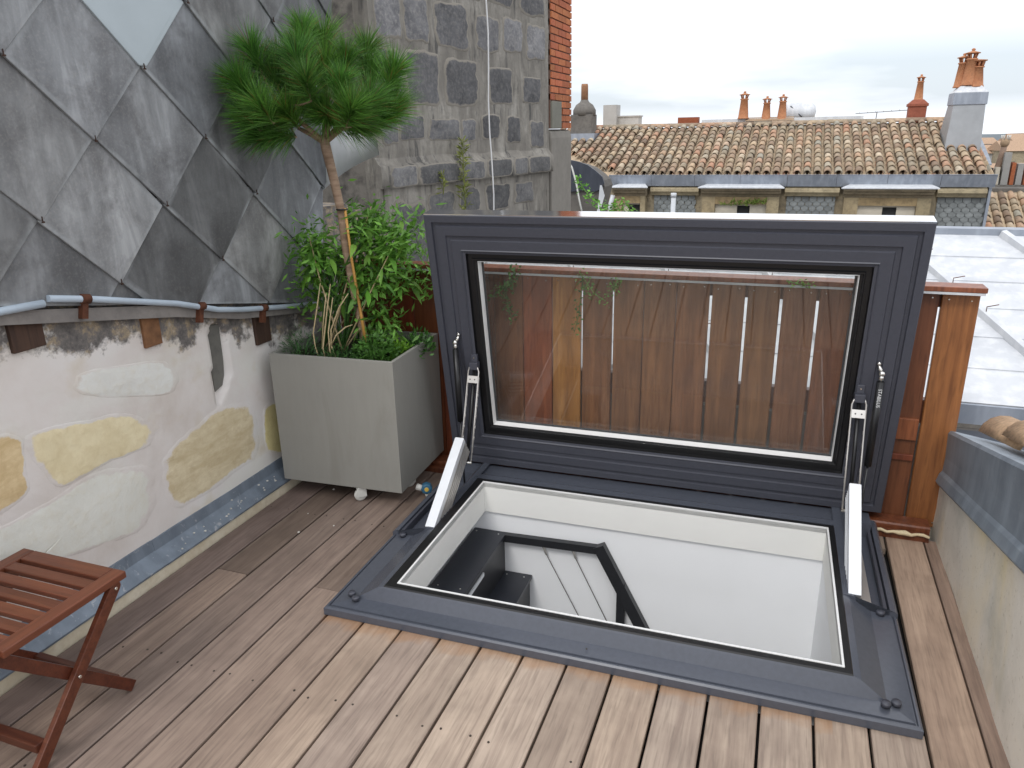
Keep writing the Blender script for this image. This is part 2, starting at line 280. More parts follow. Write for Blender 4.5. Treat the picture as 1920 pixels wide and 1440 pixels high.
# ------------------------------------------------------------------ mesh helpers
class MB:
    def __init__(s): s.v = []; s.f = []; s.sm = []
    def add(s, vs, fs, smooth=False):
        o = len(s.v); s.v += [tuple(v) for v in vs]; s.f += [tuple(i + o for i in f) for f in fs]; s.sm += [smooth] * len(fs); return s
    def box(s, x0, x1, y0, y1, z0, z1, mat=None):
        vs = [(x, y, z) for x in (x0, x1) for y in (y0, y1) for z in (z0, z1)]
        if mat: vs = [mat @ Vector(v) for v in vs]
        return s.add(vs, [(0, 1, 3, 2), (4, 6, 7, 5), (0, 4, 5, 1), (2, 3, 7, 6), (0, 2, 6, 4), (1, 5, 7, 3)])
    def hexa(s, b, t):
        n = len(b); return s.add(list(b) + list(t), [tuple(range(n))[::-1], tuple(range(n, 2 * n))] + [(i, (i + 1) % n, n + (i + 1) % n, n + i) for i in range(n)])
    def prism(s, poly, axis, a, b):
        # poly in the two other axes (order kept), extruded along axis from a to b
        def p(u, v, w): return {0: (w, u, v), 1: (u, w, v), 2: (u, v, w)}[axis]
        return s.hexa([p(u, v, a) for u, v in poly], [p(u, v, b) for u, v in poly])
    def cboard(s, axis, w, t, L0, L1, ch=.003, zt=0, u0=0):
        # board with chamfered long top edges; width w from u0, top at zt, thickness t, along axis
        u1 = u0 + w; poly = [(u0, zt - t), (u1, zt - t), (u1, zt - ch), (u1 - ch, zt), (u0 + ch, zt), (u0, zt - ch)]
        return s.prism(poly, axis, L0, L1)
    def tube(s, pts, r, n=8, cap=True, smooth=True):
        pts = [Vector(p) for p in pts]; rs = r if isinstance(r, (list, tuple)) else [r] * len(pts); vs = []; fs = []
        up = Vector((0, 0, 1)); pu = None
        for i, p in enumerate(pts):
            d = (pts[min(i + 1, len(pts) - 1)] - pts[max(i - 1, 0)]).normalized()
            if pu is None:
                a = up if abs(d.z) < .9 else Vector((1, 0, 0)); u = d.cross(a).normalized()
            else: u = (pu - d * pu.dot(d)).normalized()
            pu = u; w = d.cross(u)
            for j in range(n):
                a = 2 * math.pi * j / n; vs.append(p + (u * math.cos(a) + w * math.sin(a)) * rs[i])
        for i in range(len(pts) - 1):
            for j in range(n): fs.append((i * n + j, i * n + (j + 1) % n, (i + 1) * n + (j + 1) % n, (i + 1) * n + j))
        s.add(vs, fs, smooth)
        if cap: s.f += [tuple(len(s.v) - len(vs) + j for j in range(n))[::-1], tuple(len(s.v) - n + j for j in range(n))]; s.sm += [False, False]
        return s
    def lathe(s, prof, c=(0, 0, 0), n=16, smooth=True, mat=None):
        vs = []; fs = []
        for r, z in prof:
            for j in range(n):
                a = 2 * math.pi * j / n; v = Vector((r * math.cos(a), r * math.sin(a), z))
                vs.append((mat @ v if mat else v) + Vector(c))
        for i in range(len(prof) - 1):
            for j in range(n): fs.append((i * n + j, i * n + (j + 1) % n, (i + 1) * n + (j + 1) % n, (i + 1) * n + j))
        s.add(vs, fs, smooth)
        b = len(s.v) - len(vs); s.f += [tuple(b + j for j in range(n))[::-1], tuple(len(s.v) - n + j for j in range(n))]; s.sm += [False, False]
        return s
    def rings(s, rects, close=False):
        # nested rectangles (x0,x1,y0,y1,z)
        vs = []; fs = []
        for x0, x1, y0, y1, z in rects: vs += [(x0, y0, z), (x1, y0, z), (x1, y1, z), (x0, y1, z)]
        for i in range(len(rects) - 1):
            for j in range(4): fs.append((i * 4 + j, i * 4 + (j + 1) % 4, (i + 1) * 4 + (j + 1) % 4, (i + 1) * 4 + j))
        return s.add(vs, fs)
    def mesh(s, name):
        me = bpy.data.meshes.new(name); me.from_pydata(s.v, [], s.f)
        me.polygons.foreach_set('use_smooth', s.sm); me.update(); return me
def fixn(me):
    bm = bmesh.new(); bm.from_mesh(me); bmesh.ops.recalc_face_normals(bm, faces=bm.faces); bm.to_mesh(me); bm.free()
def obj(name, mb, mat, parent=None, loc=(0, 0, 0), rot=(0, 0, 0), color=None, stuff=False, fix=True, label=None, bevel=0):
    me = mb.mesh(name) if isinstance(mb, MB) else mb
    if isinstance(mb, MB) and fix: fixn(me)
    if not me.materials: me.materials.append(mat)
    o = bpy.data.objects.new(name, me); COL.objects.link(o); o.location = loc; o.rotation_euler = rot
    if parent: o.parent = parent
    if color: o.color = (*color, 1)
    if stuff: o['kind'] = 'stuff'
    if label: o['label'] = label
    if bevel:
        b = o.modifiers.new('edge_bevel', 'BEVEL'); b.width = bevel; b.segments = 2; b.limit_method = 'ANGLE'; b.angle_limit = rad(40)
    return o
def thing(name, label, cat, loc=(0, 0, 0), rotz=0, group=None):
    o = bpy.data.objects.new(name, None); COL.objects.link(o); o.location = loc; o.rotation_euler = (0, 0, rotz); o.empty_display_size = .1
    return tag(o, label, cat, group)
def tag(o, label, cat, group=None):
    o['label'] = label; o['category'] = cat
    if group: o['group'] = group
    return o
def struct(o): o['kind'] = 'structure'; return o
rnd = random.uniform
def clip(poly, a, b, c):
    # keep a*u+b*v<=c
    r = []
    for i in range(len(poly)):
        p, q = poly[i], poly[(i + 1) % len(poly)]; fp = a * p[0] + b * p[1] - c; fq = a * q[0] + b * q[1] - c
        if fp <= 0: r.append(p)
        if fp * fq < 0: t = fp / (fp - fq); r.append((p[0] + (q[0] - p[0]) * t, p[1] + (q[1] - p[1]) * t))
    return r
PHI = 0.018652
def skl(x, y, z=0): return Vector((x * math.cos(PHI) - y * math.sin(PHI), x * math.sin(PHI) + y * math.cos(PHI), z))

# ================================================================== SETTING
g = obj('ground', MB().box(-400, 400, -400, 900, -10.3, -10), M['ground']); struct(g)
g['label'] = 'distant city ground far below the roof terrace'
# roof base under the deck (ring round the hatch opening)
hx0, hx1, hy0, hy1 = -.05, 1.56, .09, 1.10
mb = MB()
for r_ in ((-.95, hx0, -2.4, 1.42), (hx1, 2.6, -2.4, 1.42), (hx0, hx1, -2.4, hy0), (hx0, hx1, hy1, 1.42)): mb.box(r_[0], r_[1], r_[2], r_[3], -.12, -.075)
rb = obj('roof_base', mb, M['felt']); struct(rb)
# deck
deck = bpy.data.objects.new('deck', None); COL.objects.link(deck); struct(deck); deck['label'] = 'weathered hardwood plank deck of the roof terrace'
P = .145
def board(x0, w, y0, y1, colr):
    o = obj('deck_board', MB().cboard(1, w, .024, y0 - (y0 + y1) / 2, y1 - (y0 + y1) / 2, .003, 0, -w / 2), M['deck'], deck, (x0 + w / 2, (y0 + y1) / 2, rnd(-.0008, .0008)), color=colr)
    return o
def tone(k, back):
    # per-board tone: the boards on the left are browner, the front ones blonder, back lengths darker
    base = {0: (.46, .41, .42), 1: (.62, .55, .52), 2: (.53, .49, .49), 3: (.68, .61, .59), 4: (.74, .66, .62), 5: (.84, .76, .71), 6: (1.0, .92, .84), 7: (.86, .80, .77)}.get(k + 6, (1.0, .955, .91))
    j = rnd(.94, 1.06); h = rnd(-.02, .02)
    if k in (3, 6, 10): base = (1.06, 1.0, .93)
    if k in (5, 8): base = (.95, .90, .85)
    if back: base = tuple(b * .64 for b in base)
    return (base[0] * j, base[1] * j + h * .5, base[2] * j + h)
for k_ in range(-6, 13):
    x = k_ * P + .0043; w = P - .0086
    if k_ < -1:
        js = {-4: .135, -2: .142, -5: .13}.get(k_)
        if k_ == -5: js = .13
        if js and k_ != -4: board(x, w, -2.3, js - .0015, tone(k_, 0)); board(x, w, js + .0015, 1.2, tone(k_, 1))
        else: board(x, w, -2.3, 1.2, tone(k_, 0))
    elif k_ < 12:
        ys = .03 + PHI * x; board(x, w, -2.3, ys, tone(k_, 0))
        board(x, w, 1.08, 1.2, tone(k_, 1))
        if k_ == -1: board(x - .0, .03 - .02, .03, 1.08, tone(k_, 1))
    else: board(x, w, -2.3, 1.2, (.95, .83, .74))
board(1.887, .044, -2.3, 1.2, (.72, .62, .57))
# screws in the deck
mb = MB()
for k_ in range(-5, 12):
    for yy in (-.35, -.82):
        for dx_ in (.028, .117):
            if random.random() < .85: mb.lathe([(.0038, 0), (.0038, .0022)], (k_ * P + dx_ + rnd(-.004, .004), yy + rnd(-.012, .012), -.001), 6, False)
for k_ in range(-6, -1):
    for yy in (.62,):
        for dx_ in (.028, .117): mb.lathe([(.0035, 0), (.0035, .0022)], (k_ * P + dx_, yy + rnd(-.01, .01), -.001), 6, False)
obj('deck_screws', mb, M['nail'], deck, stuff=True)
# joists seen in the gaps
for yy in (-.92, -.42, .13, .62, 1.1):
    if yy < 0: obj('joist', MB().box(-.87, 1.94, yy - .025, yy + .025, -.074, -.026), M['beam'], deck)
    else: obj('joist', MB().box(-.87, -.16, yy - .025, yy + .025, -.074, -.026), M['beam'], deck)
# skirting strip of wall foot at the left of the deck
th = thing('threshold_beam', 'dark brown timber sill lying across the deck under the plank fence', 'beam')
obj('sill', MB().cboard(0, .085, .045, -.86, 1.905, .006, .05, 1.212), M['fence'], th, color=(.8, .75, .75), bevel=0)
obj('sill', MB().cboard(0, .03, .03, -.86, 1.9, .004, .03, 1.180), M['fence'], th, color=(.65, .6, .6))
mb = MB(); pts = [(1.70 + i * .022, 1.172 + .006 * math.sin(i * 1.9), .033 + .003 * math.sin(i * 2.7)) for i in range(10)]
fs = obj('foam_strip', MB().tube(pts, [.006, .007, .006, .006, .010, .011, .007, .006, .007, .005], 8), M['foam']); tag(fs, 'thin cream strip of foam lying along the sill beside the hatch', 'foam strip')

# ================================================================== LEFT WALL
lw_ = thing('plastered_wall', 'low cream plastered wall with exposed yellow stones beneath the slate cladding', 'wall', (-.93, 0, 0))
def zpipe(y): return 1.058 - .208 * (y + .0) if y > .0 else 1.058 - .235 * y
def pdisp(y, z): return noise.noise(Vector((y * 2.3, z * 2.8, 1.3))) * .008 + noise.noise(Vector((y * 9, z * 9, 4))) * .0025
slot = [(.478, .52), (.535, .575), (.578, .63), (.592, .70), (.598, .862), (.508, .875), (.492, .72)]
# wall face: grid with recess at the slot (skip cells inside) -> fine noise displacement
mb = MB()
def inside(p, poly):
    c = False; n = len(poly)
    for i in range(n):
        a, b = poly[i], poly[i - 1]
        if (a[1] > p[1]) != (b[1] > p[1]) and p[0] < (b[0] - a[0]) * (p[1] - a[1]) / (b[1] - a[1]) + a[0]: c = not c
    return c
NY, NZ = 270, 96; Y0, Y1, Z0, Z1 = -2.3, 1.75, -.08, 1.25
vs = []
for i in range(NY + 1):
    for j in range(NZ + 1):
        y = Y0 + (Y1 - Y0) * i / NY; z = Z0 + (Z1 - Z0) * j / NZ
        d = pdisp(y, z)
        if inside((y, z), slot): d -= .03
        vs.append((d, y, z))
mb.add(vs, [(i * (NZ + 1) + j, (i + 1) * (NZ + 1) + j, (i + 1) * (NZ + 1) + j + 1, i * (NZ + 1) + j + 1) for i in range(NY) for j in range(NZ)], True)
mb.box(-.35, -.08, Y0, Y1, Z0, 1.25)
obj('plaster_face', mb, M['plaster'], lw_)
# slot infill (grey)
obj('slot_panel', MB().prism([(a, b) for a, b in [(.50, .585), (.548, .60), (.566, .64), (.574, .70), (.578, .858), (.512, .868), (.5, .72)]], 0, -.05, -.016), M['greystack'], lw_, color=(.95, 1, 1), label='grey recessed panel in the slot of the wall')
def stone_patch(poly, mat, name, col=(1, 1, 1), t=.006, parent=lw_, base=-.004):
    cy = sum(p[0] for p in poly) / len(poly); cz = sum(p[1] for p in poly) / len(poly); pts = []
    n = len(poly)
    for i in range(n):
        a = Vector(poly[i - 1]); b = Vector(poly[i]); c_ = Vector(poly[(i + 1) % n])
        for t_ in (0, .2, .4, .6, .8):
            p = b.lerp(c_, t_)
            if t_ == 0: p = b * .86 + (a + c_) * .07
            q = Vector((cy, cz)); d = 1 + noise.noise(Vector((p.x * 30, p.y * 30, 2))) * .07; pts.append(q + (p - q) * d)
    m = len(pts); q = Vector((cy, cz)); vs = []; rim = []
    RS = ((1.10, -.003, 1), (1.05, .0003, 1), (1.0, .0008, .8), (.94, .0015, .45), (.86, .0022, .1), (.6, .0026, 0), (.3, .0028, 0))
    for s_, x, rm_ in RS:
        for p in pts:
            w_ = q + (p - q) * s_; vs.append((x + pdisp(w_.x, w_.y) + noise.noise(Vector((w_.x * 18, w_.y * 25, 7))) * .0022 * (s_ < 1), w_.x, w_.y)); rim.append(rm_)
    vs.append((.005 + pdisp(cy, cz), cy, cz)); rim.append(0)
    fs = []; K = len(RS) - 1
    for r_ in range(K):
        for j in range(m): fs.append((r_ * m + j, r_ * m + (j + 1) % m, (r_ + 1) * m + (j + 1) % m, (r_ + 1) * m + j))
    for j in range(m): fs.append((K * m + j, K * m + (j + 1) % m, (K + 1) * m))
    o = obj(name, MB().add(vs, fs, True), mat, parent, color=col)
    at = o.data.attributes.new('rim', 'FLOAT', 'POINT'); at.data.foreach_set('value', rim)
    return o
SP = [([(-.334, .729), (.036, .663), (.145, .565), (.107, .505), (-.096, .518), (-.269, .507), (-.316, .596), (-.338, .661)], 'yellowstone2', (1.06, 1.04, .97)),
      ([(.169, .424), (.276, .47), (.481, .52), (.70, .47), (.691, .225), (.392, .195), (.17, .2), (.146, .343)], 'tanstone2', (1, 1, .97)),
      ([(-.60, .80), (-.357, .732), (-.371, .639), (-.381, .54), (-.6, .50)], 'tanstone2', (1, .9, .75)),
      ([(.764, .434), (.94, .40), (.93, .129), (.745, .202)], 'yellowstone2', (.9, .88, .62)),
      ([(-.70, .47), (-.384, .476), (-.131, .50), (.08, .43), (.085, .3), (-.014, .2), (-.443, .3), (-.7, .2)], 'palestone2', (1, 1, .97)),
      ([(-.109, .86), (.228, .806), (.30, .729), (.249, .66), (-.027, .743), (-.141, .80)], 'palestone2', (1, 1, 1)),
      ([(-1.2, .78), (-.72, .8), (-.7, .55), (-1.15, .5)], 'palestone2', (1, .98, .93)), ([(-1.3, .42), (-.82, .44), (-.8, .18), (-1.25, .2)], 'yellowstone2', (1, 1, .9))]
for po, mt, c_ in SP: stone_patch(po, M[mt], 'stone', c_)
# zinc flashing at the wall foot and its joint
mb = MB(); prof = [(.063, .044), (.064, .052), (.054, .060), (.012, .098), (.004, .14), (-.004, .14), (-.004, .044)]
zf = thing('zinc_flashing', 'long blue grey zinc flashing along the foot of the cream wall', 'flashing', (-.93, 0, 0))
obj('plinth', MB().box(-.01, .058, -2.3, 1.25, -.06, .0435), M['yellowstone'], zf, color=(1.1, 1.15, 1.3), bevel=.003)
for a, b in ((-2.3, .03), (.031, 1.25)): obj('zinc_strip', MB().prism([(x + .001, z + (.0015 if a < 0 else 0)) for x, z in prof], 1, a, b), M['zinc'], zf)
mb = MB().prism([(.0, .0), (.0, .014), (.06, .006), (.06, 0)], 1, -2.3, 1.25)
mb = MB()
for i in range(26):
    y = rnd(.1, .85); u = rnd(.012, .055) if i < 22 else rnd(.1, .5); z = .1005 - (u - .012) * .9; s_ = rnd(.002, .0065)
    if i >= 22: z = .001; y = rnd(.4, .9)
    mb.lathe([(s_, 0), (s_ * .7, .003)], (u, y, max(z, .001)), 5, False)
ch = obj('plaster_chips', mb, M['chips'], loc=(-.93, 0, .0), stuff=True); ch['label'] = 'scattered white plaster chips on the zinc flashing and deck edge'
# beam stubs under the pipe
def stub(y0, y1, z0, z1, mat, lab, cat='beam stub'):
    o = obj('beam_stub', MB().box(-.06, .012, y0, y1, z0, z1), mat, loc=(-.93, 0, 0), bevel=.003); tag(o, lab, cat); return o
stub(-.325, -.215, .985, 1.09, M['beam'], 'leftmost dark rusty square beam end under the grey pipe')
stub(.165, .245, .868, .985, M['brownrust'], 'orange brown timber stub in the middle below the pipe')
o = stub(.77, .87, .715, .86, M['beam'], 'dark brown beam end beside the planter below the pipe')
o.color = (.8, .8, .8, 1)

# slate cladding
sc_ = thing('slate_cladding', 'tall wall clad in large grey weathered diamond slates above the cream wall', 'slate wall', (-.9, 0, 0))
def zend(y): return 1.075 - .2 * y
obj('cladding_board', MB().prism([(-1.4, 1.12 + .3), (-1.4, 2.75), (1.69, 2.75), (1.235, .87), (0, 1.12)], 0, -.16, -.012), M['beam'], sc_, color=(.4, .4, .4))
HW, HH = .2535, .236
def zlow(y): return 1.062 - .205 * y if y > -.2 else 1.10 + .02
hooks = MB()
cols = {}
for r_ in range(-6, 6):
    zt = 1.602 + r_ * .2335
    for c_ in range(-6, 5):
        yt = .08 + (c_ + (0 if r_ % 2 == 0 else .5)) * .507 + rnd(-.006, .006)
        ztt = zt + rnd(-.005, .005)
        special = (abs(yt - .335) < .03 and abs(zt - 1.8355) < .03)
        g_ = .0025
        rb_ = .055 if special else (.03 if random.random() < .25 else .006)
        tip = [(yt - rb_ * .75, ztt + rb_ * .55), (yt - rb_ * .3, ztt + rb_ * .12), (yt + rb_ * .3, ztt + rb_ * .12), (yt + rb_ * .75, ztt + rb_ * .55)]
        poly = tip + [(yt + HW - g_, ztt + HH), (yt + .02, ztt + 2 * HH + .025), (yt - .02, ztt + 2 * HH + .025), (yt - HW + g_, ztt + HH)]
        poly = clip(poly, -.205, -1, -1.068) if True else poly
        if len(poly) < 3: continue
        poly = clip(poly, 1, -.24, 1.24 - .24 * .83)
        poly = clip(poly, 0, 1, 2.75) if len(poly) > 2 else poly
        poly = clip(poly, -1, 0, 1.4) if len(poly) > 2 else poly
        if len(poly) < 3: continue
        cy = sum(p[0] for p in poly) / len(poly); cz = sum(p[1] for p in poly) / len(poly)
        tilt = lambda z: .020 * (1 - min(1, max(0, (z - ztt) / (2 * HH))))
        wob = rnd(-.0015, .0015)
        P_ = [(y - cy, z - cz, z) for y, z in poly]; nP = len(P_)
        def tv(f_, dx_): return [(tilt(zz_) + wob + dx_, y_ * f_, z_ * f_) for y_, z_, zz_ in P_]
        tmb = MB(); vv = tv(1, -.009) + tv(1, -.0012) + tv(.985, 0) + tv(.86, .0003) + [(tilt(cz) + wob + .0004, 0, 0)]
        ff = [tuple(range(nP))[::-1]] + [(r0 * nP + i, r0 * nP + (i + 1) % nP, (r0 + 1) * nP + (i + 1) % nP, (r0 + 1) * nP + i) for r0 in range(3) for i in range(nP)] + [(3 * nP + i, 3 * nP + (i + 1) % nP, 4 * nP) for i in range(nP)]
        tmb.add(vv, ff); rim_ = [1.0 if zz_ > ztt + HH * .9 else 0.0 for _, _, zz_ in P_] * 3 + [0.0] * (nP + 1)
        tn = random.choice((rnd(.52, .75), rnd(.75, 1.0), rnd(1.0, 1.3))); wm = rnd(-.05, .03)
        if special: o = obj('slate_tile', tmb, M['slatebright'], sc_, (0, cy, cz), label='smooth pale new diamond slate')
        else:
            if (r_, c_) in ((0, 0), (-1, 0), (0, -1), (-1, -1), (-2, 0)): tn = rnd(1.15, 1.4)
            o = obj('slate_tile', tmb, M['slate'], sc_, (0, cy, cz), color=(tn * (1 + wm * .6), tn, tn * (1 - wm))); at_ = o.data.attributes.new('rim', 'FLOAT', 'POINT'); at_.data.foreach_set('value', rim_)
        if zt > 1.0 and -1.2 < yt < 1.2 and ztt > 1.07 - .205 * yt: hooks.box(.020, .0225, yt + .0, yt + .0025, ztt - .004, ztt + .014); hooks.box(.020, .024, yt - .003, yt + .006, ztt - .006, ztt - .001)
obj('slate_hooks', hooks, M['slatehook'], sc_, stuff=True)

# pipe / gutter edge under the slates
pp = thing('edge_pipe', 'thin pale blue grey pipe running along the bottom of the slates', 'pipe', (-.885, 0, 0))
P1 = [(0, -1.4, 1.13), (0, -.75, 1.12), (0, -.36, 1.128), (0, -.222, 1.122)]
P2 = [(0.002, -.205, 1.134), (.002, -.05, 1.10), (0.001, .31, 1.008), (0, .52, .938), (0, .66, .907), (0, .9, .865), (0, 1.22, .812)]
obj('pipe_length', MB().tube(P1, .0125, 10), M['pipe'], pp); obj('pipe_length', MB().tube(P2, .0115, 10), M['pipe'], pp)
gut = MB(); gut.prism([(-1.4, 1.075), (-.36, 1.085), (.31, .955), (.66, .865), (1.22, .775), (1.22, .81), (.66, .905), (.31, 1.002), (-.36, 1.128), (-1.4, 1.13)], 0, -.045, -.013)
obj('gutter_back', gut, M['greystack'], pp, color=(1.5, 1.5, 1.55))
def bracket(y, z):
    m = MB(); m.tube([(0, y - .016, z + .003), (0, y + .016, z - .003)], .0165, 10); m.prism([(y - .012, z), (y + .01, z), (y - .006, z - .065), (y - .028, z - .06)], 0, -.014, .006)
    obj('bracket', m, M['rust'], pp)
for y, z in ((-.075, 1.106), (.43, .972), (.80, .884), (-.9, 1.123)): bracket(y, z)

# ================================================================== BACK-LEFT WALLS
cw = obj('concrete_wall', MB().prism([(-1.5, .2), (-.955, .2), (-.955, 3.0), (-1.5, 3.0)], 1, 2.02, 2.3), M['concrete'], color=(1, 1, 1)); tag(cw, 'grimy dark concrete wall between the slate cladding and the stone block wall', 'wall')
# zinc sheet folded out behind the pine
mb = MB(); pts = []
a_ = [(-.80, 1.40, 1.60), (-.60, 1.36, 1.566)]; n_ = 10
top = [Vector((-.90, 1.38, 1.66)).lerp(Vector((-.60, 1.40, 1.572)), i / n_) for i in range(n_ + 1)]
bot = [Vector((-.958, 1.36, 1.300)).lerp(Vector((-.618, 1.44, 1.505)), i / n_) + Vector((0, 0, .028 * math.sin(math.pi * i / n_))) for i in range(n_ + 1)]
vs = [v + Vector((0, .05 * math.sin(math.pi * i / n_), 0)) for i, v in enumerate(top)] + bot
vs += [v + Vector((0, .004, 0)) for v in vs]
N_ = n_ + 1
fs = [(i, i + 1, N_ + i + 1, N_ + i) for i in range(n_)] + [(2 * N_ + i, 3 * N_ + i, 3 * N_ + i + 1, 2 * N_ + i + 1) for i in range(n_)] + [(i, 2 * N_ + i, 2 * N_ + i + 1, i + 1) for i in range(n_)] + [(N_ + i, N_ + i + 1, 3 * N_ + i + 1, 3 * N_ + i) for i in range(n_)]
zs = obj('zinc_sheet', MB().add(vs, fs, True), M['zincpale']); tag(zs, 'bent pale zinc sheet sticking out behind the pine trunk', 'zinc sheet')

# stone wall: local frame u along the wall, n outward, z up
WA = Vector((-.94, 2.0, 0)); ang = math.atan2(1.214, .237)
sw = thing('stone_block_wall', 'tall rough stone block wall with dark blocks and pale mortar behind the pine', 'wall', tuple(WA), ang)
# local: x = along, y = away (left normal) ; outward to the camera = -y
def sdisp(u, z, amp): return -amp * noise.noise(Vector((u * 5, z * 5, 3))) - amp * .4 * noise.noise(Vector((u * 22, z * 22, 9)))
def wallgrid(u0, u1, z0, z1, nu, nz, amp, dep):
    vs = []; 
    for i in range(nu + 1):
        for j in range(nz + 1):
            u = u0 + (u1 - u0) * i / nu; z = z0 + (z1 - z0) * j / nz; vs.append((u, dep - amp * noise.noise(Vector((u * 5, z * 5, 3))) - amp * .4 * noise.noise(Vector((u * 22, z * 22, 9))), z))
    return vs, [(i * (nz + 1) + j, (i + 1) * (nz + 1) + j, (i + 1) * (nz + 1) + j + 1, i * (nz + 1) + j + 1) for i in range(nu) for j in range(nz)]
mb = MB(); v_, f_ = wallgrid(0, 2.01, 1.40, 3.5, 60, 60, .012, 0); mb.add(v_, f_, True); mb.box(0, 2.01, .03, .5, .2, 3.5)
v_, f_ = wallgrid(0.02, 1.98, .25, 1.32, 60, 34, .014, 0.0); mb.add(v_, f_, True)
mb.hexa([(2.01, -.0, .25), (2.01, .5, .25), (1.98, .5, .25), (1.98, 0, .25)], [(2.01, 0, 3.5), (2.01, .5, 3.5), (1.98, .5, 3.5), (1.98, 0, 3.5)])
mb.hexa([(0.0, -.0, .25), (0.0, .5, .25), (.03, .5, .25), (.03, 0, .25)], [(0.0, 0, 3.5), (0.0, .5, 3.5), (.03, .5, 3.5), (.03, 0, 3.5)])
obj('mortar_face', mb, M['mortar'], sw)
mb = MB()  # ledge
n = 44; pr = [(-.0, 1.312), (-.040, 1.304), (-.044, 1.36), (-.042, 1.425), (-.02, 1.44), (.0, 1.475)]
vs = []
for i in range(n + 1):
    u = -.03 + 2.04 * i / n
    for a, z in pr: vs.append((u, a + .008 * noise.noise(Vector((u * 7, z * 9, 5))), z + .008 * noise.noise(Vector((u * 4, a * 9, 8)))))
q = len(pr); mb.add(vs, [(i * q + j, (i + 1) * q + j, (i + 1) * q + j + 1, i * q + j + 1) for i in range(n) for j in range(q - 1)], True)
mb.add([vs[j] for j in range(q)], [tuple(range(q))]); mb.add([vs[n * q + j] for j in range(q)], [tuple(range(q))])
obj('ledge', mb, M['mortar'], sw)
def block(u0, u1, z0, z1, col, dep=.0, t=.012):
    w = u1 - u0; h = z1 - z0; nn = 7; cx, cz = (u0 + u1) / 2, (z0 + z1) / 2; pts = []
    for i in range(nn): pts.append((-.5 + i / nn, -.5))
    for i in range(nn): pts.append((.5, -.5 + i / nn))
    for i in range(nn): pts.append((.5 - i / nn, .5))
    for i in range(nn): pts.append((-.5, .5 - i / nn))
    m = len(pts); vs = []; rim = []; amp = .012 if dep > -.02 else 0
    for s_, d, rm_ in ((1.06, .006, 1), (1.02, -.0015, 1), (.94, -.004, .6), (.84, -.006, .1), (.5, -.008, 0)):
        for a, b in pts:
            rr_ = (abs(a * 2) ** 10 + abs(b * 2) ** 10) ** .1; a2, b2 = a / rr_, b / rr_
            x = a2 * w * s_ * (1.06 + .14 * noise.noise(Vector((cx * 3 + a * 3, cz * 5 + b * 4, 1)))); z = b2 * h * s_ * (1.04 + .14 * noise.noise(Vector((cx * 3 + a * 4, cz * 5 + b * 3, 6))))
            vs.append((x, d + sdisp(cx + x, cz + z, amp) + (.004 * noise.noise(Vector((x * 18 + cx * 9, z * 18 + cz * 7, 2))) if s_ < 1 else 0), z)); rim.append(rm_)
    vs.append((0, -.008 + sdisp(cx, cz, amp), 0)); rim.append(0)
    fs = [(r * m + j, r * m + (j + 1) % m, (r + 1) * m + (j + 1) % m, (r + 1) * m + j) for r in range(4) for j in range(m)] + [(4 * m + j, 4 * m + (j + 1) % m, 5 * m) for j in range(m)]
    o = obj('stone_block', MB().add(vs, fs, True), M['blockstone'], sw, (cx, dep, cz), color=col)
    at = o.data.attributes.new('rim', 'FLOAT', 'POINT'); at.data.foreach_set('value', rim)
    return o
BL = [(.05, .27, 2.11, 2.40, 1.5), (.31, .52, 2.11, 2.33, 1.25), (.60, .93, 2.1, 2.34, .95), (1.04, 1.30, 2.11, 2.31, 1.1), (1.37, 1.62, 2.13, 2.33, 1.5), (1.70, 1.95, 2.1, 2.32, 1.6),
      (.03, .24, 1.77, 2.04, 1.2), (.30, .60, 1.77, 2.05, .85), (.68, 1.02, 1.77, 2.03, .75), (1.18, 1.47, 1.79, 2.01, .72), (1.62, 1.87, 1.80, 1.97, .85),
      (.04, .18, 1.55, 1.70, 1.1), (.21, .43, 1.57, 1.70, .9), (.50, .80, 1.56, 1.68, 1.05), (.84, .99, 1.55, 1.68, 1.2), (1.07, 1.28, 1.56, 1.71, .6), (1.39, 1.57, 1.53, 1.70, .7), (1.72, 1.93, 1.49, 1.67, .95),
      (.05, .3, 2.40 + .03, 2.7, 1), (.36, .7, 2.43, 2.7, .9), (.77, 1.1, 2.4, 2.7, 1), (1.17, 1.5, 2.41, 2.69, .8), (1.6, 1.93, 2.39, 2.7, .9), (.1, .5, 2.8, 3.05, .9), (.6, 1.0, 2.8, 3.05, 1), (1.1, 1.5, 2.8, 3.05, .8), (1.6, 1.93, 2.8, 3.05, .9)]
for a in BL: block(a[0], a[1], a[2], a[3], (a[4], a[4], a[4] * 1.02))
for a in ((.32, .72, 1.31, 1.42, .75), (.75, 1.02, 1.31, 1.42, 1.0), (1.07, 1.37, 1.31, 1.42, .7), (1.42, 1.6, 1.31, 1.42, 1.1), (1.63, 1.95, 1.31, 1.42, .85), (.05, .28, 1.31, 1.42, 1.3)): block(a[0], a[1], a[2], a[3], (a[4],) * 3, -.043, .010)
for a in ((.45, .7, 1.06, 1.24, .9), (.78, 1.0, 1.1, 1.25, .7), (1.1, 1.4, 1.08, 1.25, .6), (1.5, 1.75, 1.1, 1.24, 1.1), (.1, .4, .8, 1.2, .8)): block(a[0], a[1], a[2], a[3], (a[4],) * 3, -.002)
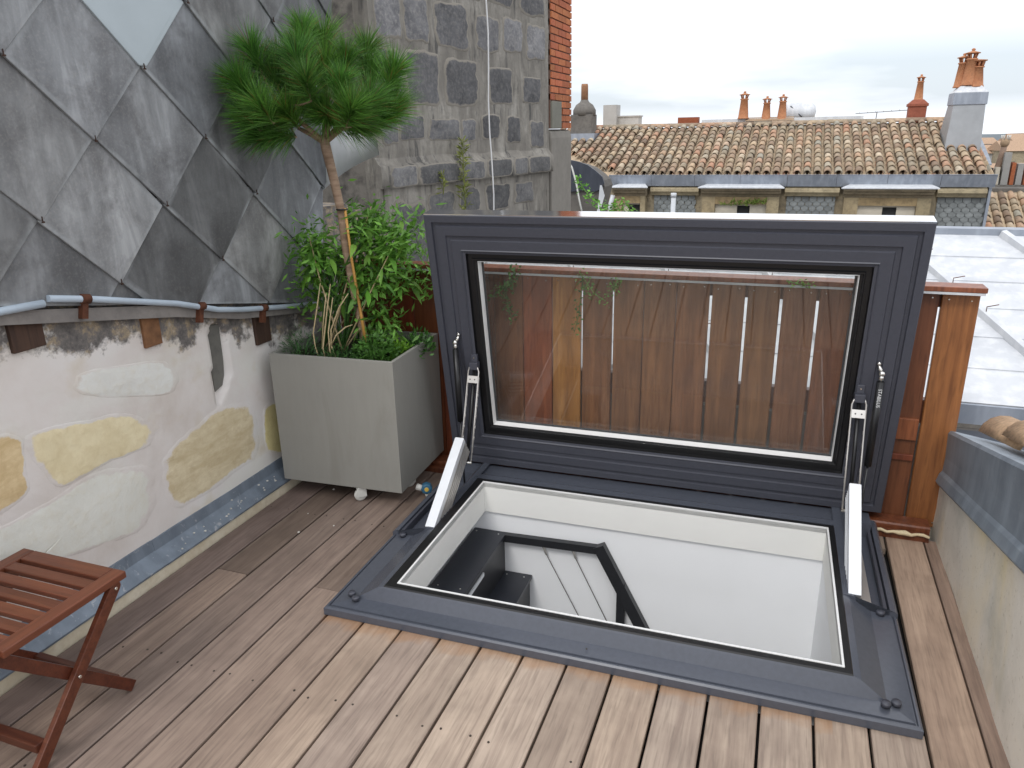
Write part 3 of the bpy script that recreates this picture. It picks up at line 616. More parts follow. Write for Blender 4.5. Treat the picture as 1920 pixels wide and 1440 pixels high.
# weed on the wall
def weedstalk(name, base, top, mat, n=120, spread=.05, size=.025):
    m = MB(); b = Vector(base); t = Vector(top)
    m.tube([b, b.lerp(t, .5) + Vector((.006, 0, 0)), t], [.004, .003, .0015], 5)
    for i in range(n):
        p = b.lerp(t, random.random() ** .8); d = Vector((rnd(-1, 1), rnd(-1, 1), rnd(-.2, 1.1))).normalized(); sp_ = spread * (1 - .6 * (p - b).length / (t - b).length); e = p + d * rnd(.3, 1) * sp_
        s = d.cross(Vector((rnd(-1, 1), rnd(-1, 1), rnd(-1, 1)))).normalized() * size * .16; q_ = e + d * size
        m.add([p, p.lerp(q_, .6) + s, q_, p.lerp(q_, .6) - s], [(0, 1, 2, 3)])
    return obj(name, m, mat, fix=False)
wd = Vector((.237, 1.214, 0)).normalized(); wnn = Vector((wd.y, -wd.x, 0))
b_ = WA + wd * .73 + wnn * .07
o = weedstalk('wall_weed', (b_.x, b_.y, 1.02), (b_.x, b_.y, 1.56), M['weed'], 170, .055, .035); tag(o, 'tall spindly yellow green weed growing against the stone wall', 'weed')
b2_ = WA + wd * .50 + wnn * .07
o = weedstalk('small_weed', (b2_.x, b2_.y, 1.24), (b2_.x, b2_.y, 1.36), M['weed'], 40, .03, .03); tag(o, 'small clump of weed on the ledge of the stone wall', 'weed')
# white cord hanging
c0 = WA + wd * 1.03 + wnn * .075; c1 = WA + wd * 1.07 + wnn * .075
cpts = [Vector((c0.x, c0.y, 3.4)).lerp(Vector((c1.x, c1.y, .6)), i / 14) + Vector((.008 * math.sin(i * 1.3), 0, 0)) for i in range(15)]
o = obj('white_cord', MB().tube(cpts, .0052, 6), M['rope']); tag(o, 'thin white cord hanging straight down the stone block wall', 'cord')
# render pier and brick chimney breast
pr_ = obj('rendered_pier', MB().prism([(-.80, .2), (-.535, .2), (-.535, 1.55), (-.545, 1.60), (-.6, 1.615), (-.80, 1.615)], 1, 3.99, 4.56), M['render'], color=(1, 1, 1), bevel=.01); tag(pr_, 'smooth grey rendered pier at the end of the stone wall below the bricks', 'pier')
bw = thing('brick_chimney_wall', 'narrow tall orange brick wall beyond the stone block wall', 'brick wall', (-.545, 3.995, 1.62))
obj('mortar_core', MB().box(-.4, -.004, .0, .56, 0, 2.4), M['brickmortar'], bw)
for r_ in range(30):
    z = .003 + r_ * .052; offs = 0 if r_ % 2 else -.1
    for c_ in range(4):
        y0 = max(.0, .01 + offs + c_ * .2); y1 = min(.568, .01 + offs + c_ * .2 + .19)
        if y1 - y0 < .03: continue
        if r_ < 4 and y0 < .25: y0 = .28
        if y1 - y0 < .03: continue
        t_ = rnd(.78, 1.15)
        obj('brick', MB().box(-.02, .004 + rnd(0, .004), y0, y1, z, z + .042), M['brick'], bw, color=(t_, t_ * rnd(.9, 1.1), t_), bevel=0)
obj('mortar_patch', MB().box(-.02, .012, .01, .265, .0, .2), M['render'], bw, color=(.85, .9, .85), bevel=.004)

# ================================================================== FENCE
fn = thing('plank_fence', 'reddish hardwood fence of upright planks with a flat cap rail behind the hatch', 'fence', (0, 1.30, 0))
xs = [-.826, -.687, -.548, -.409, -.27, -.131, .009, .149, .290, .427, .567, .702, .839, .980, 1.121, 1.257, 1.394, 1.535, 1.678, 1.822, 1.953]
FC = {5: (.9, 1.05, 1.1), 6: (.95, 1.1, 1.1), 7: (1.3, 1.1, 1.0), 8: (2.2, 2.9, 1.9), 9: (1.25, 1.5, 1.5), 10: (1.3, 1.6, 1.6), 11: (1.3, 1.65, 1.65), 12: (1.3, 1.6, 1.6), 13: (1.2, 1.45, 1.5), 14: (1.25, 1.6, 1.65), 15: (1.2, 1.5, 1.6), 16: (1.15, 1.25, 1.25), 17: (.85, .85, .85), 18: (.75, .75, .75), 19: (1.25, 1.45, 1.1)}  # boards behind the glass are lightened to offset the lid's shade
for i in range(len(xs) - 1):
    GP = {8: .002, 9: .0042, 10: .0045, 13: .0055, 14: .0055, 15: .0055, 16: .0055, 19: .0045}
    x0, x1 = xs[i] + GP.get(i, .0011), xs[i + 1] - GP.get(i + 1, .0011)
    w = x1 - x0; m = MB().prism([(-w / 2, .003), (-w / 2 + .003, 0), (w / 2 - .003, 0), (w / 2, .003), (w / 2, .021), (-w / 2, .021)], 2, -.49, .497)
    c_ = FC.get(i, (rnd(.7, .95), rnd(.55, .7), rnd(.5, .65)))
    obj('fence_board', m, M['fence'], fn, ((x0 + x1) / 2, rnd(-.0015, .0015), .5 + .003), color=tuple(x * rnd(.96, 1.04) for x in c_))
sc = MB()
for i in range(len(xs) - 1):
    for dx_ in (.028, xs[i + 1] - xs[i] - .028):
        for z in (.968, .04): sc.lathe([(.004, 0), (.003, .003)], (xs[i] + dx_, 0, z + rnd(-.006, .006)), 7, False, Matrix.Rotation(rad(90), 4, 'X'))
obj('fence_screws', sc, M['chrome'], fn, stuff=True)
obj('cap_rail', MB().box(-.83, 1.962, -.045, .05, 1.002, 1.021), M['fence'], fn, color=(1.15, 1.1, 1.15), bevel=.002)
obj('cap_trim', MB().box(-.83, 1.957, -.044, -.038, .9925, 1.0015), M['zincpale'], fn)
obj('back_rail', MB().box(-.83, 1.95, .022, .062, .93, .998), M['fence'], fn, color=(.6, .5, .5))
obj('back_rail', MB().box(-.83, 1.95, .022, .062, .455, .553), M['fence'], fn, color=(.5, .45, .45))
obj('cross_piece', MB().box(1.66, 1.815, -.014, -.001, .39, .48), M['fence'], fn, color=(1.3, 1.25, 1.1), bevel=.002)
obj('cross_piece', MB().box(1.66, 1.815, -.012, -.001, .30, .325), M['fence'], fn, color=(.8, .6, .6), bevel=.002)

# ================================================================== ZINC ROOF + PARAPET TO THE RIGHT
zr = thing('zinc_roof', 'pale grey neighbouring zinc roof with batten rolls behind the fence', 'roof', (0, 1.85, .385))
sl_ = math.atan(.403); L = 1.55
for i in range(6):
    a = i * L / 6 + .002; b = (i + 1) * L / 6 + .012
    pn = MB().hexa([(-.95, a, -.012), (5.0, a, -.012), (5.0, b, -.012), (-.95, b, -.012)], [(-.95, a, .004), (5.0, a, .004), (5.0, b, -.002), (-.95, b, -.002)])
    obj('zinc_panel', pn, M['zincpale'], zr, rot=(sl_, 0, 0))
dsk = math.atan2(-.532, 1.085 / math.cos(sl_))
for bx in (-.4, .35, 1.1, 2.02 + .0, 2.62, 3.25):
    # batten roll crossing at an angle; bx = x at the bottom edge
    L2 = L / math.cos(dsk) * .995
    m = MB().prism([(-.022, 0), (.022, 0), (.014, .032), (-.014, .032)], 1, 0.02, L2)
    pass
# battens placed by their two ends on the slope
def onroof(x, s): return Vector((x, s * math.cos(sl_), s * math.sin(sl_)))
for xb in (-.15, .45, 1.05, 1.65, 2.25 + .33, 3.18):
    a = onroof(xb, .0); b = onroof(xb - .49 * L * .97, L); d = (b - a)
    Mx = Matrix.Translation(a) @ (lambda yv: Matrix((yv.cross(Vector((0, -math.sin(sl_), math.cos(sl_)))).normalized().to_4d()[:3], yv.normalized()[:3], Vector((0, -math.sin(sl_), math.cos(sl_)))[:3])).transposed().to_4x4())(d)
    LL = d.length; vs = [Mx @ Vector(p) for p in [(-.024, 0.02, 0), (.024, 0.02, 0), (.015, .02, .034), (-.015, .02, .034), (-.024, LL, 0), (.024, LL, 0), (.015, LL, .034), (-.015, LL, .034)]]
    bt = obj('batten_roll', MB().hexa(vs[:4], vs[4:]), M['zincpale'], zr)
    for t_ in (.25, .45, .62, .8):
        cm = [Mx @ Vector((0, LL * t_, .034)), Mx @ Vector((.005, LL * t_ + .01, .055)), Mx @ Vector((.07, LL * t_ + .012, .052))]
        obj('clip', MB().tube(cm, .0025, 5), M['rust'], bt)
obj('bottom_fascia', MB().box(-.95, 5, -.03, -.012, -.09, .002), M['zincfar'], zr, color=(1, 1, 1))
obj('top_flashing', MB().box(-.95, 5, L * math.cos(sl_) + .0, L * math.cos(sl_) + .12, L * math.sin(sl_) - .05, L * math.sin(sl_) + .035), M['zincfar'], zr)
obj('gutter_floor', MB().box(1.97, 5.0, -.46, -.031, -.14, -.12), M['zincdark'], zr)
obj('gutter_wall', MB().box(-.95, 5.0, -.031, -.0, -1.4, -.12), M['greystack'], zr)
# parapet wall
pw_ = thing('parapet_wall', 'low stained cream plaster wall along the right side of the deck', 'wall', (1.925, 0, 0))
def plow(y): return .454 + (.267 - y) * .236
def phigh(y): return .681 + (.434 - y) * .274
mb = MB(); vs = []; NI, NJ = 70, 16
for i in range(NI + 1):
    y = -1.6 + 3.06 * i / NI
    for j in range(NJ + 1):
        z = -.08 + (plow(y) + .03 + .08) * j / NJ; vs.append((.004 + noise.noise(Vector((y * 3, z * 3, 7))) * .007 + noise.noise(Vector((y * 14, z * 14, 2))) * .0015, y, z))
mb.add(vs, [(i * (NJ + 1) + j, (i + 1) * (NJ + 1) + j, (i + 1) * (NJ + 1) + j + 1, i * (NJ + 1) + j + 1) for i in range(NI) for j in range(NJ)], True)
mb.box(.03, .3, -1.6, 1.46, -.3, .15)
k = NM('stained_cream_plaster'); v = k.coords(); c = k.ramp(k.noise(k.coords((1, 1, .6)), 2.2, 5, .6, .4), [(.3, (.64, .59, .51)), (.48, (.77, .72, .63)), (.6, (.78, .70, .55)), (.75, (.78, .67, .40))])
c = k.mix(k.ramp(k.noise(v, 4, 5), [(.5, G(0)), (.7, G(.45))]), c, (.42, .42, .36)); h = k.noise(v, 28, 5, .65)
c = k.mix(k.ramp(k.noise(v, 60, 3), [(.6, G(0)), (.75, G(.4))]), c, (.3, .25, .16))
k.col(c); k.rough(.9); k.bump(h, .4, .006); M['plaster2'] = k.m
obj('plaster_face', mb, M['plaster2'], pw_)
zw = thing('parapet_flashing', 'bent dull blue grey zinc sheet covering the top of the right parapet', 'flashing', (1.925, 0, 0))
vs = []; NI = 60
for i in range(NI + 1):
    y = -1.6 + 3.06 * i / NI; w_ = .0015 * noise.noise(Vector((y * 4, 0, 3))); rv = .007 * noise.noise(Vector((y * 2.0, 2, 3)))
    lo_, hi_ = plow(y), phigh(y)
    e = max(0, (y - 1.3) / .16); 
    vs += [(-.004, y, lo_ - .004 + w_ * .5), (-.014, y, lo_ + .01 + w_), (-.006, y, lo_ + .045), (.002 + rv, y, lo_ + .06), (.004 + rv, y, (lo_ + hi_) / 2), (.0 + w_, y, hi_ - .012 - e * .02), (.008, y, hi_ - e * .03), (.03, y, hi_ - .002 - e * .04), (.22, y, hi_ - .035 - e * .04), (.225, y, hi_ - .3)]
q = 10; zz = MB().add(vs, [(i * q + j, (i + 1) * q + j, (i + 1) * q + j + 1, i * q + j + 1) for i in range(NI) for j in range(q - 1)], False)
o = obj('zinc_sheet_cover', zz, M['zincwall'], zw); md = o.modifiers.new('thick', 'SOLIDIFY'); md.thickness = .0015
obj('end_cap', MB().prism([(0.001, 0.18), (.22, .08), (.22, .33), (.03, .385), (.006, .38)], 1, 1.455, 1.459), M['zincwall'], zw)
# a few loose roof tiles lying on the flashing
def canal_mesh(r0, r1, L_, th_, n=7, arc=150):
    m = MB(); vs = []
    for (rr, dd) in ((1, 0), (0, 0)):
        pass
    for y, r in ((0, r0), (L_, r1)):
        for j in range(n + 1):
            a = rad(90 - arc / 2 + arc * j / n); vs.append((r * math.cos(a), y, r * math.sin(a) - r0 * .26))
        for j in range(n + 1):
            a = rad(90 - arc / 2 + arc * j / n); vs.append(((r - th_) * math.cos(a), y, (r - th_) * math.sin(a) - r0 * .26))
    N = n + 1; fs = []
    for j in range(n):
        fs += [(j, j + 1, 2 * N + j + 1, 2 * N + j), (N + j + 1, N + j, 3 * N + j, 3 * N + j + 1), (j + 1, j, N + j, N + j + 1), (2 * N + j, 2 * N + j + 1, 3 * N + j + 1, 3 * N + j)]
    fs += [(0, 2 * N, 3 * N, N), (n, N + n, 3 * N + n, 2 * N + n)]
    return m.add(vs, fs, True)
cm1 = canal_mesh(.085, .07, .38, .014).mesh('loose_tile')
TL = [((2.075, 1.17, .505), (rad(13), rad(2), rad(182)), 'tiletan', 'tan curved tile at the far low end of the row on the parapet flashing'),
      ((2.08, .90, .590), (rad(13), rad(-2), rad(179)), 'tiletan', 'darker tan curved tile overlapping the far one on the parapet flashing'),
      ((2.085, .62, .672), (rad(13), 0, rad(181)), 'tiletan', 'tan curved tile nearest the camera in the row on the parapet flashing'),
      ((2.29, 1.16, .56), (rad(13), 0, rad(180)), 'tileorange', 'bright orange curved tile behind the tan tiles on the parapet')]
for lc, ro, mt, lb in TL:
    me = cm1.copy(); me.materials.append(M[mt]); o = obj('roof_tile', me, M[mt], loc=lc, rot=ro, color=(1.6, 1.5, 1.4) if mt == 'tiletan' else (1.1, 1.1, 1.1)); tag(o, lb, 'roof tile', 'tiles on the right parapet')

# ================================================================== ROOF HATCH
ht = thing('roof_hatch', 'large open anthracite roof hatch with a glazed lid tilted up on gas struts', 'roof hatch', (0, 0, 0), PHI)
bf = MB()
X0, X1, YF, YB = -.153, 1.728, .008, 1.2
TY, TYB = .53, 1.09            # tray zone on both sides
front = [(0, 0, 0.002), (0, 0, .028), (.006, .006, .033), (.012, .012, .033), (.014, .014, .026), (.018, .018, .026), (.02, .02, .034), (.09, .074, .041), (.165, .096, .083), (.188, .100, .089)]
def cornerL(i): a, b, z = front[i]; return (X0 + a, YF + b, z)
def cornerR(i): a, b, z = front[i]; return (X1 - a * .93, YF + b, z)
n = len(front)
for i in range(n - 1):
    a, b, c, d = cornerL(i), cornerR(i), cornerR(i + 1), cornerL(i + 1); bf.add([a, b, c, d], [(0, 1, 2, 3)])
    bf.add([a, d, (d[0], TY, d[2]), (a[0], TY, a[2])], [(0, 1, 2, 3)]); bf.add([c, b, (b[0], TY, b[2]), (c[0], TY, c[2])], [(0, 1, 2, 3)])
# rear side profiles with tray
XIL, XIR = X0 + .188, X1 - .188 * .93
for sgn, xe, xi in ((1, X0, XIL), (-1, X1, XIR)):
    prof = [(xe, .002), (xe, .044), (xe + sgn * .008, .05), (xe + sgn * .024, .05), (xe + sgn * .028, .016), (xi - sgn * .045, .016), (xi - sgn * .042, .083), (xi - sgn * .03, .089), (xi, .089)]
    for (xa, za), (xb, zb) in zip(prof, prof[1:]): bf.add([(xa, TY, za), (xb, TY, zb), (xb, TYB + .09, zb), (xa, TYB + .09, za)], [(0, 1, 2, 3)])
    m_ = len(prof); A_ = [(xe + sgn * (abs(f_[0]) * (1 if sgn > 0 else .93)), TY, f_[2]) for f_ in front]
    bf.add(A_ + [(x, TY, z) for x, z in prof[::-1]], [tuple(range(n + m_))])
    inn = MB()
# back strip
for (ya, za), (yb, zb) in zip([(1.012, .089), (1.06, .089), (1.085, .078), (1.2, .074), (1.2, .002)], [(1.06, .089), (1.085, .078), (1.2, .074), (1.2, .002), (1.2, 0)]):
    bf.add([(XIL, ya, za), (XIR, ya, za), (XIR, yb, zb), (XIL, yb, zb)], [(0, 1, 2, 3)])
for xa, xb in ((X0 + .03, XIL), (XIR, X1 - .03)): bf.box(xa, xb, 1.09, 1.2, .002, .076)
base = obj('base_frame', bf, M['paint'], ht, fix=False)
# gasket + white edge + liner
g1 = MB().rings([(XIL - .001, XIR + .001, YF + .099, 1.013, .0885), (XIL + .003, XIR - .003, YF + .104, 1.010, .092), (.074, 1.532, .134, .984, .092), (.0755, 1.5305, .136, .982, .086)])
obj('gasket', g1, M['gasket'], ht, fix=False)
obj('white_edge', MB().rings([(.0745, 1.5315, .1345, .9835, .088), (.0745, 1.5315, .1345, .9835, .0945), (.081, 1.525, .141, .977, .0945), (.081, 1.525, .141, .977, .07)]), M['white'], ht, fix=False)
for nm, pv in (('liner_panel', [(.081, .141), (1.525, .141), (1.525, .1411), (.081, .1411)]),): pass
for a, b in (((.081, .141), (1.525, .141)), ((1.525, .141), (1.525, .977)), ((1.525, .977), (.081, .977)), ((.081, .977), (.081, .141))):
    obj('liner_panel', MB().add([(a[0], a[1], -.055), (b[0], b[1], -.055), (b[0], b[1], .09), (a[0], a[1], .09)], [(0, 1, 2, 3)]), M['liner'], ht, fix=False)
for x, y, z in ((-.083, .086, .047), (-.055, .064, .047), (-.100, .516, .042), (1.638, .064, .046), (1.667, .080, .043), (1.674, .521, .042)):
    obj('screw_cap', MB().lathe([(.0135, 0), (.0135, .009), (.0125, .0115), (0.0005, .012)], n=20), M['paintlid'], base, (x, y, z - .001))
obj('drain_dot', MB().lathe([(.003, 0), (.003, .001)], n=8), M['nail'], base, (.78, .05, .044))
for sgn, xa, xb in ((1, X0 + .03, X0 + .042), (-1, X1 - .042, X1 - .03)):
    obj('side_rail', MB().box(xa, xb, TY + .004, 1.14, .017, .047), M['paintlid'], base, bevel=.002)
obj('tray_strip', MB().box(X1 - .115, X1 - .07, TY + .03, 1.1, .0165, .02), M['steel'], base)
# lid
HY, HZ, TH = 1.17877, .08729, rad(99.4419)
lid = bpy.data.objects.new('lid', None); COL.objects.link(lid); lid.parent = ht; lid.location = (0, HY, HZ); lid.rotation_euler = (TH, 0, 0); lid.empty_display_size = .1
LX0, LX1, LS1 = -.150, 1.742, 1.2075
ins = [(.0, -.078), (0, -.003), (.003, 0), (.031, 0), (.034, -.010), (.046, -.010), (.05, -.001), (.088, -.001), (.091, -.008), (.108, -.009), (.112, -.003), (.150, -.003), (.154, -.0), (.158, -.006), (.168, -.008)]
def LR(i, n_, sb=None): return (LX0 + i, LX1 - i, i * .98 if sb is None else sb, LS1 - i * .97, n_)
lf = MB().rings([LR(i, n_) for i, n_ in ins]); lf.rings([LR(.0, -.078), LR(.208, -.078), LR(.208, -.077)])
obj('lid_frame', lf, M['paintlid'], lid, fix=False)
obj('lid_gasket', MB().rings([LR(.168, -.008), LR(.172, -.022), LR(.190, -.022), LR(.193, -.014), (LX0 + .198, LX1 - .196, .201, LS1 - .193, -.014), (LX0 + .202, LX1 - .2, .204, LS1 - .196, -.022), (LX0 + .2105, LX1 - .2075, .2095, LS1 - .2, -.024)]), M['gasket'], lid, fix=False)
gx0, gx1, gs0, gs1 = .0745, 1.521, .208, 1.001
obj('white_bead', MB().rings([(gx0 - .0115, gx1 + .0115, gs0 + .001, gs1 + .007, -.0235), (gx0 - .009, gx1 + .009, gs0 + .003, gs1 + .0045, -.0225), (gx0 - .0085, gx1 + .0085, gs0 + .0035, gs1 + .004, -.0575)]), M['white'], lid, fix=False)
for nn_ in (-.0575, -.072):
    obj('glass_pane', MB().box(gx0 - .01, gx1 + .01, gs0 - .0, gs1 + .01, nn_ - .004, nn_), M['glass'], lid)
obj('pane_spacer', MB().rings([(gx0 - .01, gx1 + .01, gs0, gs1 + .01, -.0625), (gx0 + .0, gx1 - .0, gs0 + .012, gs1 - .006, -.0625)]), M['alurib'], lid, fix=False)
# the outer top edge of the lid (bright, smooth)
k = NM('smooth_grey_lid_edge'); k.col((.86, .87, .88)); k.rough(.1); k.b.inputs['Metallic'].default_value = 1; M['lidedge'] = k.m
obj('lid_edge', MB().box(LX0 + .0005, LX1 - .0005, LS1 + .0002, LS1 + .003, -.078, -.004), M['lidedge'], lid)
# hinge details: small pins along the bottom of the lid
mb = MB()
for x in (.0, .05, .35, .385, .7, .735, 1.05, 1.085, 1.4): mb.lathe([(.0028, 0), (.0028, .002)], (x, 1.09, .078), 6, False)
obj('rivets', mb, M['chrome'], ht, stuff=True)
# gas struts
def strut(xt, xb, lab, text=False):
    # lid point at s=.64
    Pt = Vector((xt, HY + math.cos(TH) * .64, HZ + math.sin(TH) * .64)) + Vector((0, -.022, 0)); Pb = Vector((xb, .985, .045)); d = (Pb - Pt).normalized()
    s = bpy.data.objects.new('gas_strut', None); COL.objects.link(s); s.parent = ht
    obj('cylinder', MB().tube([Pt + d * .03, Pt + d * .36], .0135, 14), M['gasket'], s)
    obj('piston_rod', MB().tube([Pt + d * .36, Pb], .0045, 10), M['blackmetal'], s)
    m = MB().lathe([(.002, -.013), (.009, -.009), (.0125, 0), (.009, .009), (.002, .013)], Pt, 14); m.tube([Pt, Pt + d * .032], .009, 10); m.tube([Pt + Vector((0, .01, 0)), Pt + Vector((.012 if xt < 0 else -.012, .02, .03))], [.009, .006], 8)
    m.lathe([(.002, -.009), (.009, 0), (.002, .009)], Pt + Vector((.012 if xt < 0 else -.012, .014, .034)), 12)
    obj('ball_joint', m, M['chrome'], s)
    obj('ball_joint', MB().lathe([(.002, -.009), (.009, 0), (.002, .009)], Pb, 12).tube([Pb, Pb + Vector((0, .0, -.03))], .005, 8), M['chrome'], s)
    return s, Pt, d
strut(-.063, -.018, '')
s_, Pt, d_ = strut(1.652, 1.635, '', True)
# small white lettering printed on the right strut
tx = bpy.data.curves.new('strut_lettering', 'FONT'); tx.body = 'STABILUS'; tx.size = .017; tx.extrude = .0002
t0 = bpy.data.objects.new('tmp_text', tx); tme_ = bpy.data.meshes.new_from_object(t0); bpy.data.objects.remove(t0)
to = bpy.data.objects.new('strut_lettering', tme_); COL.objects.link(to); to.data.materials.clear(); to.data.materials.append(M['rope']); to.parent = s_
zax = Vector((0.1, -1, .12)).normalized(); xax = d_; yax = zax.cross(xax).normalized(); zax = xax.cross(yax)
to.matrix_local = Matrix.Translation(Pt + d_ * .055 + zax * .0140 - yax * .006) @ Matrix((xax, yax, zax)).transposed().to_4x4()
# chain actuators
AB, AT = Vector((0, .556, .066)), Vector((0, .898, .318)); aw = (AT - AB).normalized(); an = Vector((0, -aw.z, aw.y))
LN = (AT - AB).length
def actuator(xc):
    a = bpy.data.objects.new('chain_actuator', None); COL.objects.link(a); a.parent = ht
    Mx = Matrix.Translation(Vector((xc, AB.y, AB.z))) @ Matrix((Vector((1, 0, 0)), aw, an)).transposed().to_4x4()
    def o(nm, mb, mt, **k_): q = obj(nm, mb, mt, a, **k_); q.matrix_local = Mx; return q
    hw = .0205
    o('casing', MB().box(-hw, hw, 0, LN, .0, .028), M['alu'], bevel=.0012)
    rb_ = MB(); rb_.box(-hw + .002, hw - .004, .002, LN - .002, -.088, 0)
    o('inner_casing', rb_, M['alurib'])
    for i in range(5):
        z = -.080 + i * .0175
        o('rib', MB().box(hw - .0045, hw - .0005, .004, LN - .004, z, z + .0095), M['steel']); o('rib', MB().box(-hw + .0005, -hw + .0025, .004, LN - .004, z, z + .0035), M['alu'])
    o('end_cap', MB().box(-hw + .003, hw - .003, LN, LN + .002, -.03, .026), M['steel'])
    o('end_plate', MB().box(-hw - .002, hw + .006, -.008, .0, -.03, .0), M['blackmetal'])
    # link bars up to the lid bracket
    Pbk = Vector((xc + (.0), HY + math.cos(TH) * .525, HZ + math.sin(TH) * .525)) + Vector((0, -.02, 0)); Pl = Vector((xc, .935, .20))
    for sx_ in (-1, 1):
        q0 = Pbk + Vector((sx_ * .018, 0, .0)); q1 = Pbk + Vector((sx_ * .025, -.002, -.02)); q2 = Pl + Vector((sx_ * .026, 0, 0))
        obj('link_bar', MB().tube([q0, q0.lerp(q1, .5), q1, q1.lerp(q2, .5), q2], .0032, 8), M['steel'], a)
        q3 = q1 + Vector((0, .012, 0)); q4 = q2 + Vector((0, .022, .04))
        br = MB(); dd = (q4 - q3)
        br.tube([q3 + dd * .08, q4], .0022, 6)
        for t_ in (.3, .43, .56, .69, .82): br.tube([q3 + dd * (t_ - .02), q3 + dd * (t_ + .02)], .0036, 6)
        obj('link_bar', br, M['steel'], a)
    c_ = Pbk + (Pl - Pbk) * .13
    Mp = Matrix.Translation(c_) @ Matrix((Vector((1, 0, 0)), (Pbk - Pl).normalized(), Vector((1, 0, 0)).cross((Pbk - Pl).normalized()))).transposed().to_4x4()
    p = obj('cross_plate', MB().box(-.024, .024, -.016, .016, -.001, .001), M['steel'], a, bevel=.0005); p.matrix_local = Mp
    for hx in (-.011, .011):
        h_ = obj('hole', MB().lathe([(.003, 0), (.003, .0014)], (hx, 0, .0006), 8, False), M['blackmetal'], p)
    obj('chain', MB().tube([Pbk + Vector((0, .01, -.02)), Pl + Vector((0, .02, .0))], .0085, 6), M['gasket'], a)
    # bracket on lid
    obj('lid_bracket', MB().box(xc - .019, xc + .019, Pbk.y - .006, Pbk.y + .03, Pbk.z - .012, Pbk.z + .02).box(xc - .014, xc + .014, Pbk.y + .008, Pbk.y + .028, Pbk.z + .02, Pbk.z + .055), M['paintlid'], a, bevel=.002)
    obj('bracket_screw', MB().lathe([(.0035, 0), (.003, .003)], n=8, mat=Matrix.Rotation(rad(90), 4, 'X')), M['chrome'], a, (xc, Pbk.y + .008, Pbk.z + .04))
    obj('hinge_pin', MB().tube([Pl + Vector((-.03, 0, 0)), Pl + Vector((.03, 0, 0))], .006, 10), M['chrome'], a)
    return a
actuator(.012); actuator(1.592)

# ================================================================== STAIRWELL
st = thing('stairwell', 'white painted stairwell seen down through the open hatch', 'stairwell', (0, 0, 0), PHI)
wx0, wx1, wy0, wy1 = .0, 1.528, .10, .992
def wallq(nm, q): return obj(nm, MB().add(q, [(0, 1, 2, 3)]), M['wallwhite'], st, fix=False)
zc_, zf_ = -.0555, -2.5
wallq('wall', [(wx0, wy1, zf_), (wx1, wy1, zf_), (wx1, wy1, zc_), (wx0, wy1, zc_)])
wallq('wall', [(wx0, wy0, zf_), (wx0, wy1, zf_), (wx0, wy1, zc_), (wx0, wy0, zc_)])
wallq('wall', [(wx1, wy0, -.65), (wx1, wy1, -.65), (wx1, wy1, zc_), (wx1, wy0, zc_)])  # unseen lower part left open to bring more light into the stairwell
wallq('wall', [(wx0, wy0, -.25), (wx1, wy0, -.25), (wx1, wy0, zc_), (wx0, wy0, zc_)])
# framed opening added out of view on the near side to let sky light in
wn_ = obj('opening_frame', MB().box(wx0, wx0 + .05, wy0 - .04, wy0, zf_, -.25).box(wx1 - .05, wx1, wy0 - .04, wy0, zf_, -.25).box(.73, .79, wy0 - .04, wy0, zf_, -.25).box(wx0, wx1, wy0 - .041, wy0 - .001, -.31, -.251), M['white'], st)
obj('ceiling', MB().rings([(wx0, wx1, wy0, wy1, zc_), (.081, 1.525, .141, .977, zc_)]), M['wallwhite'], st, fix=False)
obj('floor', MB().box(wx0, wx1, wy0, wy1, zf_ - .05, zf_), M['wallwhite'], st)
sr = thing('black_staircase', 'black steel stair treads descending inside the stairwell', 'stairs', (0, 0, 0), PHI)
tops = [(.024, .182, -.152), (.168, .302, -.357), (.29, .44, -.60), (.43, .58, -.84), (.57, .72, -1.08), (.71, .86, -1.32)]
for i, (a, b, z) in enumerate(tops):
    t_ = obj('tread', MB().box(a, b, .12, .985, z - .02, z), M['treadmetal'], sr, bevel=.0015)
    for (sx_, sy_) in ((a + .02, .955), (b - .03, .955), (a + .03, .5), (b - .03, .5)): obj('screw', MB().lathe([(.0038, 0), (.0038, .0015)], (sx_, sy_, z), 8, False), M['chrome'], t_)
    obj('riser', MB().box(b - .022, b - .012, .13, .984, z - .26, z - .0205), M['blackmetal'], sr)
obj('light_gap', MB().box(.172, .178, .2, .70, -.21, -.192), M['alu'], sr)  # pale strip standing in for the bright gap between the treads
rl = thing('stair_railing', 'black angled stair railing with two thin steel cables', 'railing', (0, 0, 0), PHI)
def flatbar(a, b, h, t_, name='rail'):
    a, b = Vector(a), Vector(b); d = (b - a).normalized(); n_ = Vector((0, 1, 0)).cross(d).normalized()
    if n_.z < 0: n_ = -n_
    pts = [a, b, b - n_ * h, a - n_ * h]
    return obj(name, MB().hexa([(p.x, p.y - t_, p.z) for p in pts], [(p.x, p.y, p.z) for p in pts]), M['blackmetal'], rl)
flatbar((.16, .985, -.153), (.648, .985, -.140), .036, .028)
flatbar((.640, .986, -.125), (1.25, .986, -1.285), .050, .034)
obj('post', MB().box(.704, .742, .957, .978, -2.4, -.31), M['blackmetal'], rl)
for a, b in (((.354, .975, -.189), (.95, .975, -1.36)), ((.492, .975, -.185), (1.09, .975, -1.42))):
    A, B = Vector(a), Vector(b); c_ = obj('cable', MB().tube([A, A.lerp(B, .3) + Vector((.004, 0, -.004)), B], .0018, 6), M['nail'], rl)
    obj('cable_end', MB().tube([A + Vector((0, 0, .02)), A + (B - A).normalized() * .045], .0055, 8), M['steel'], c_)

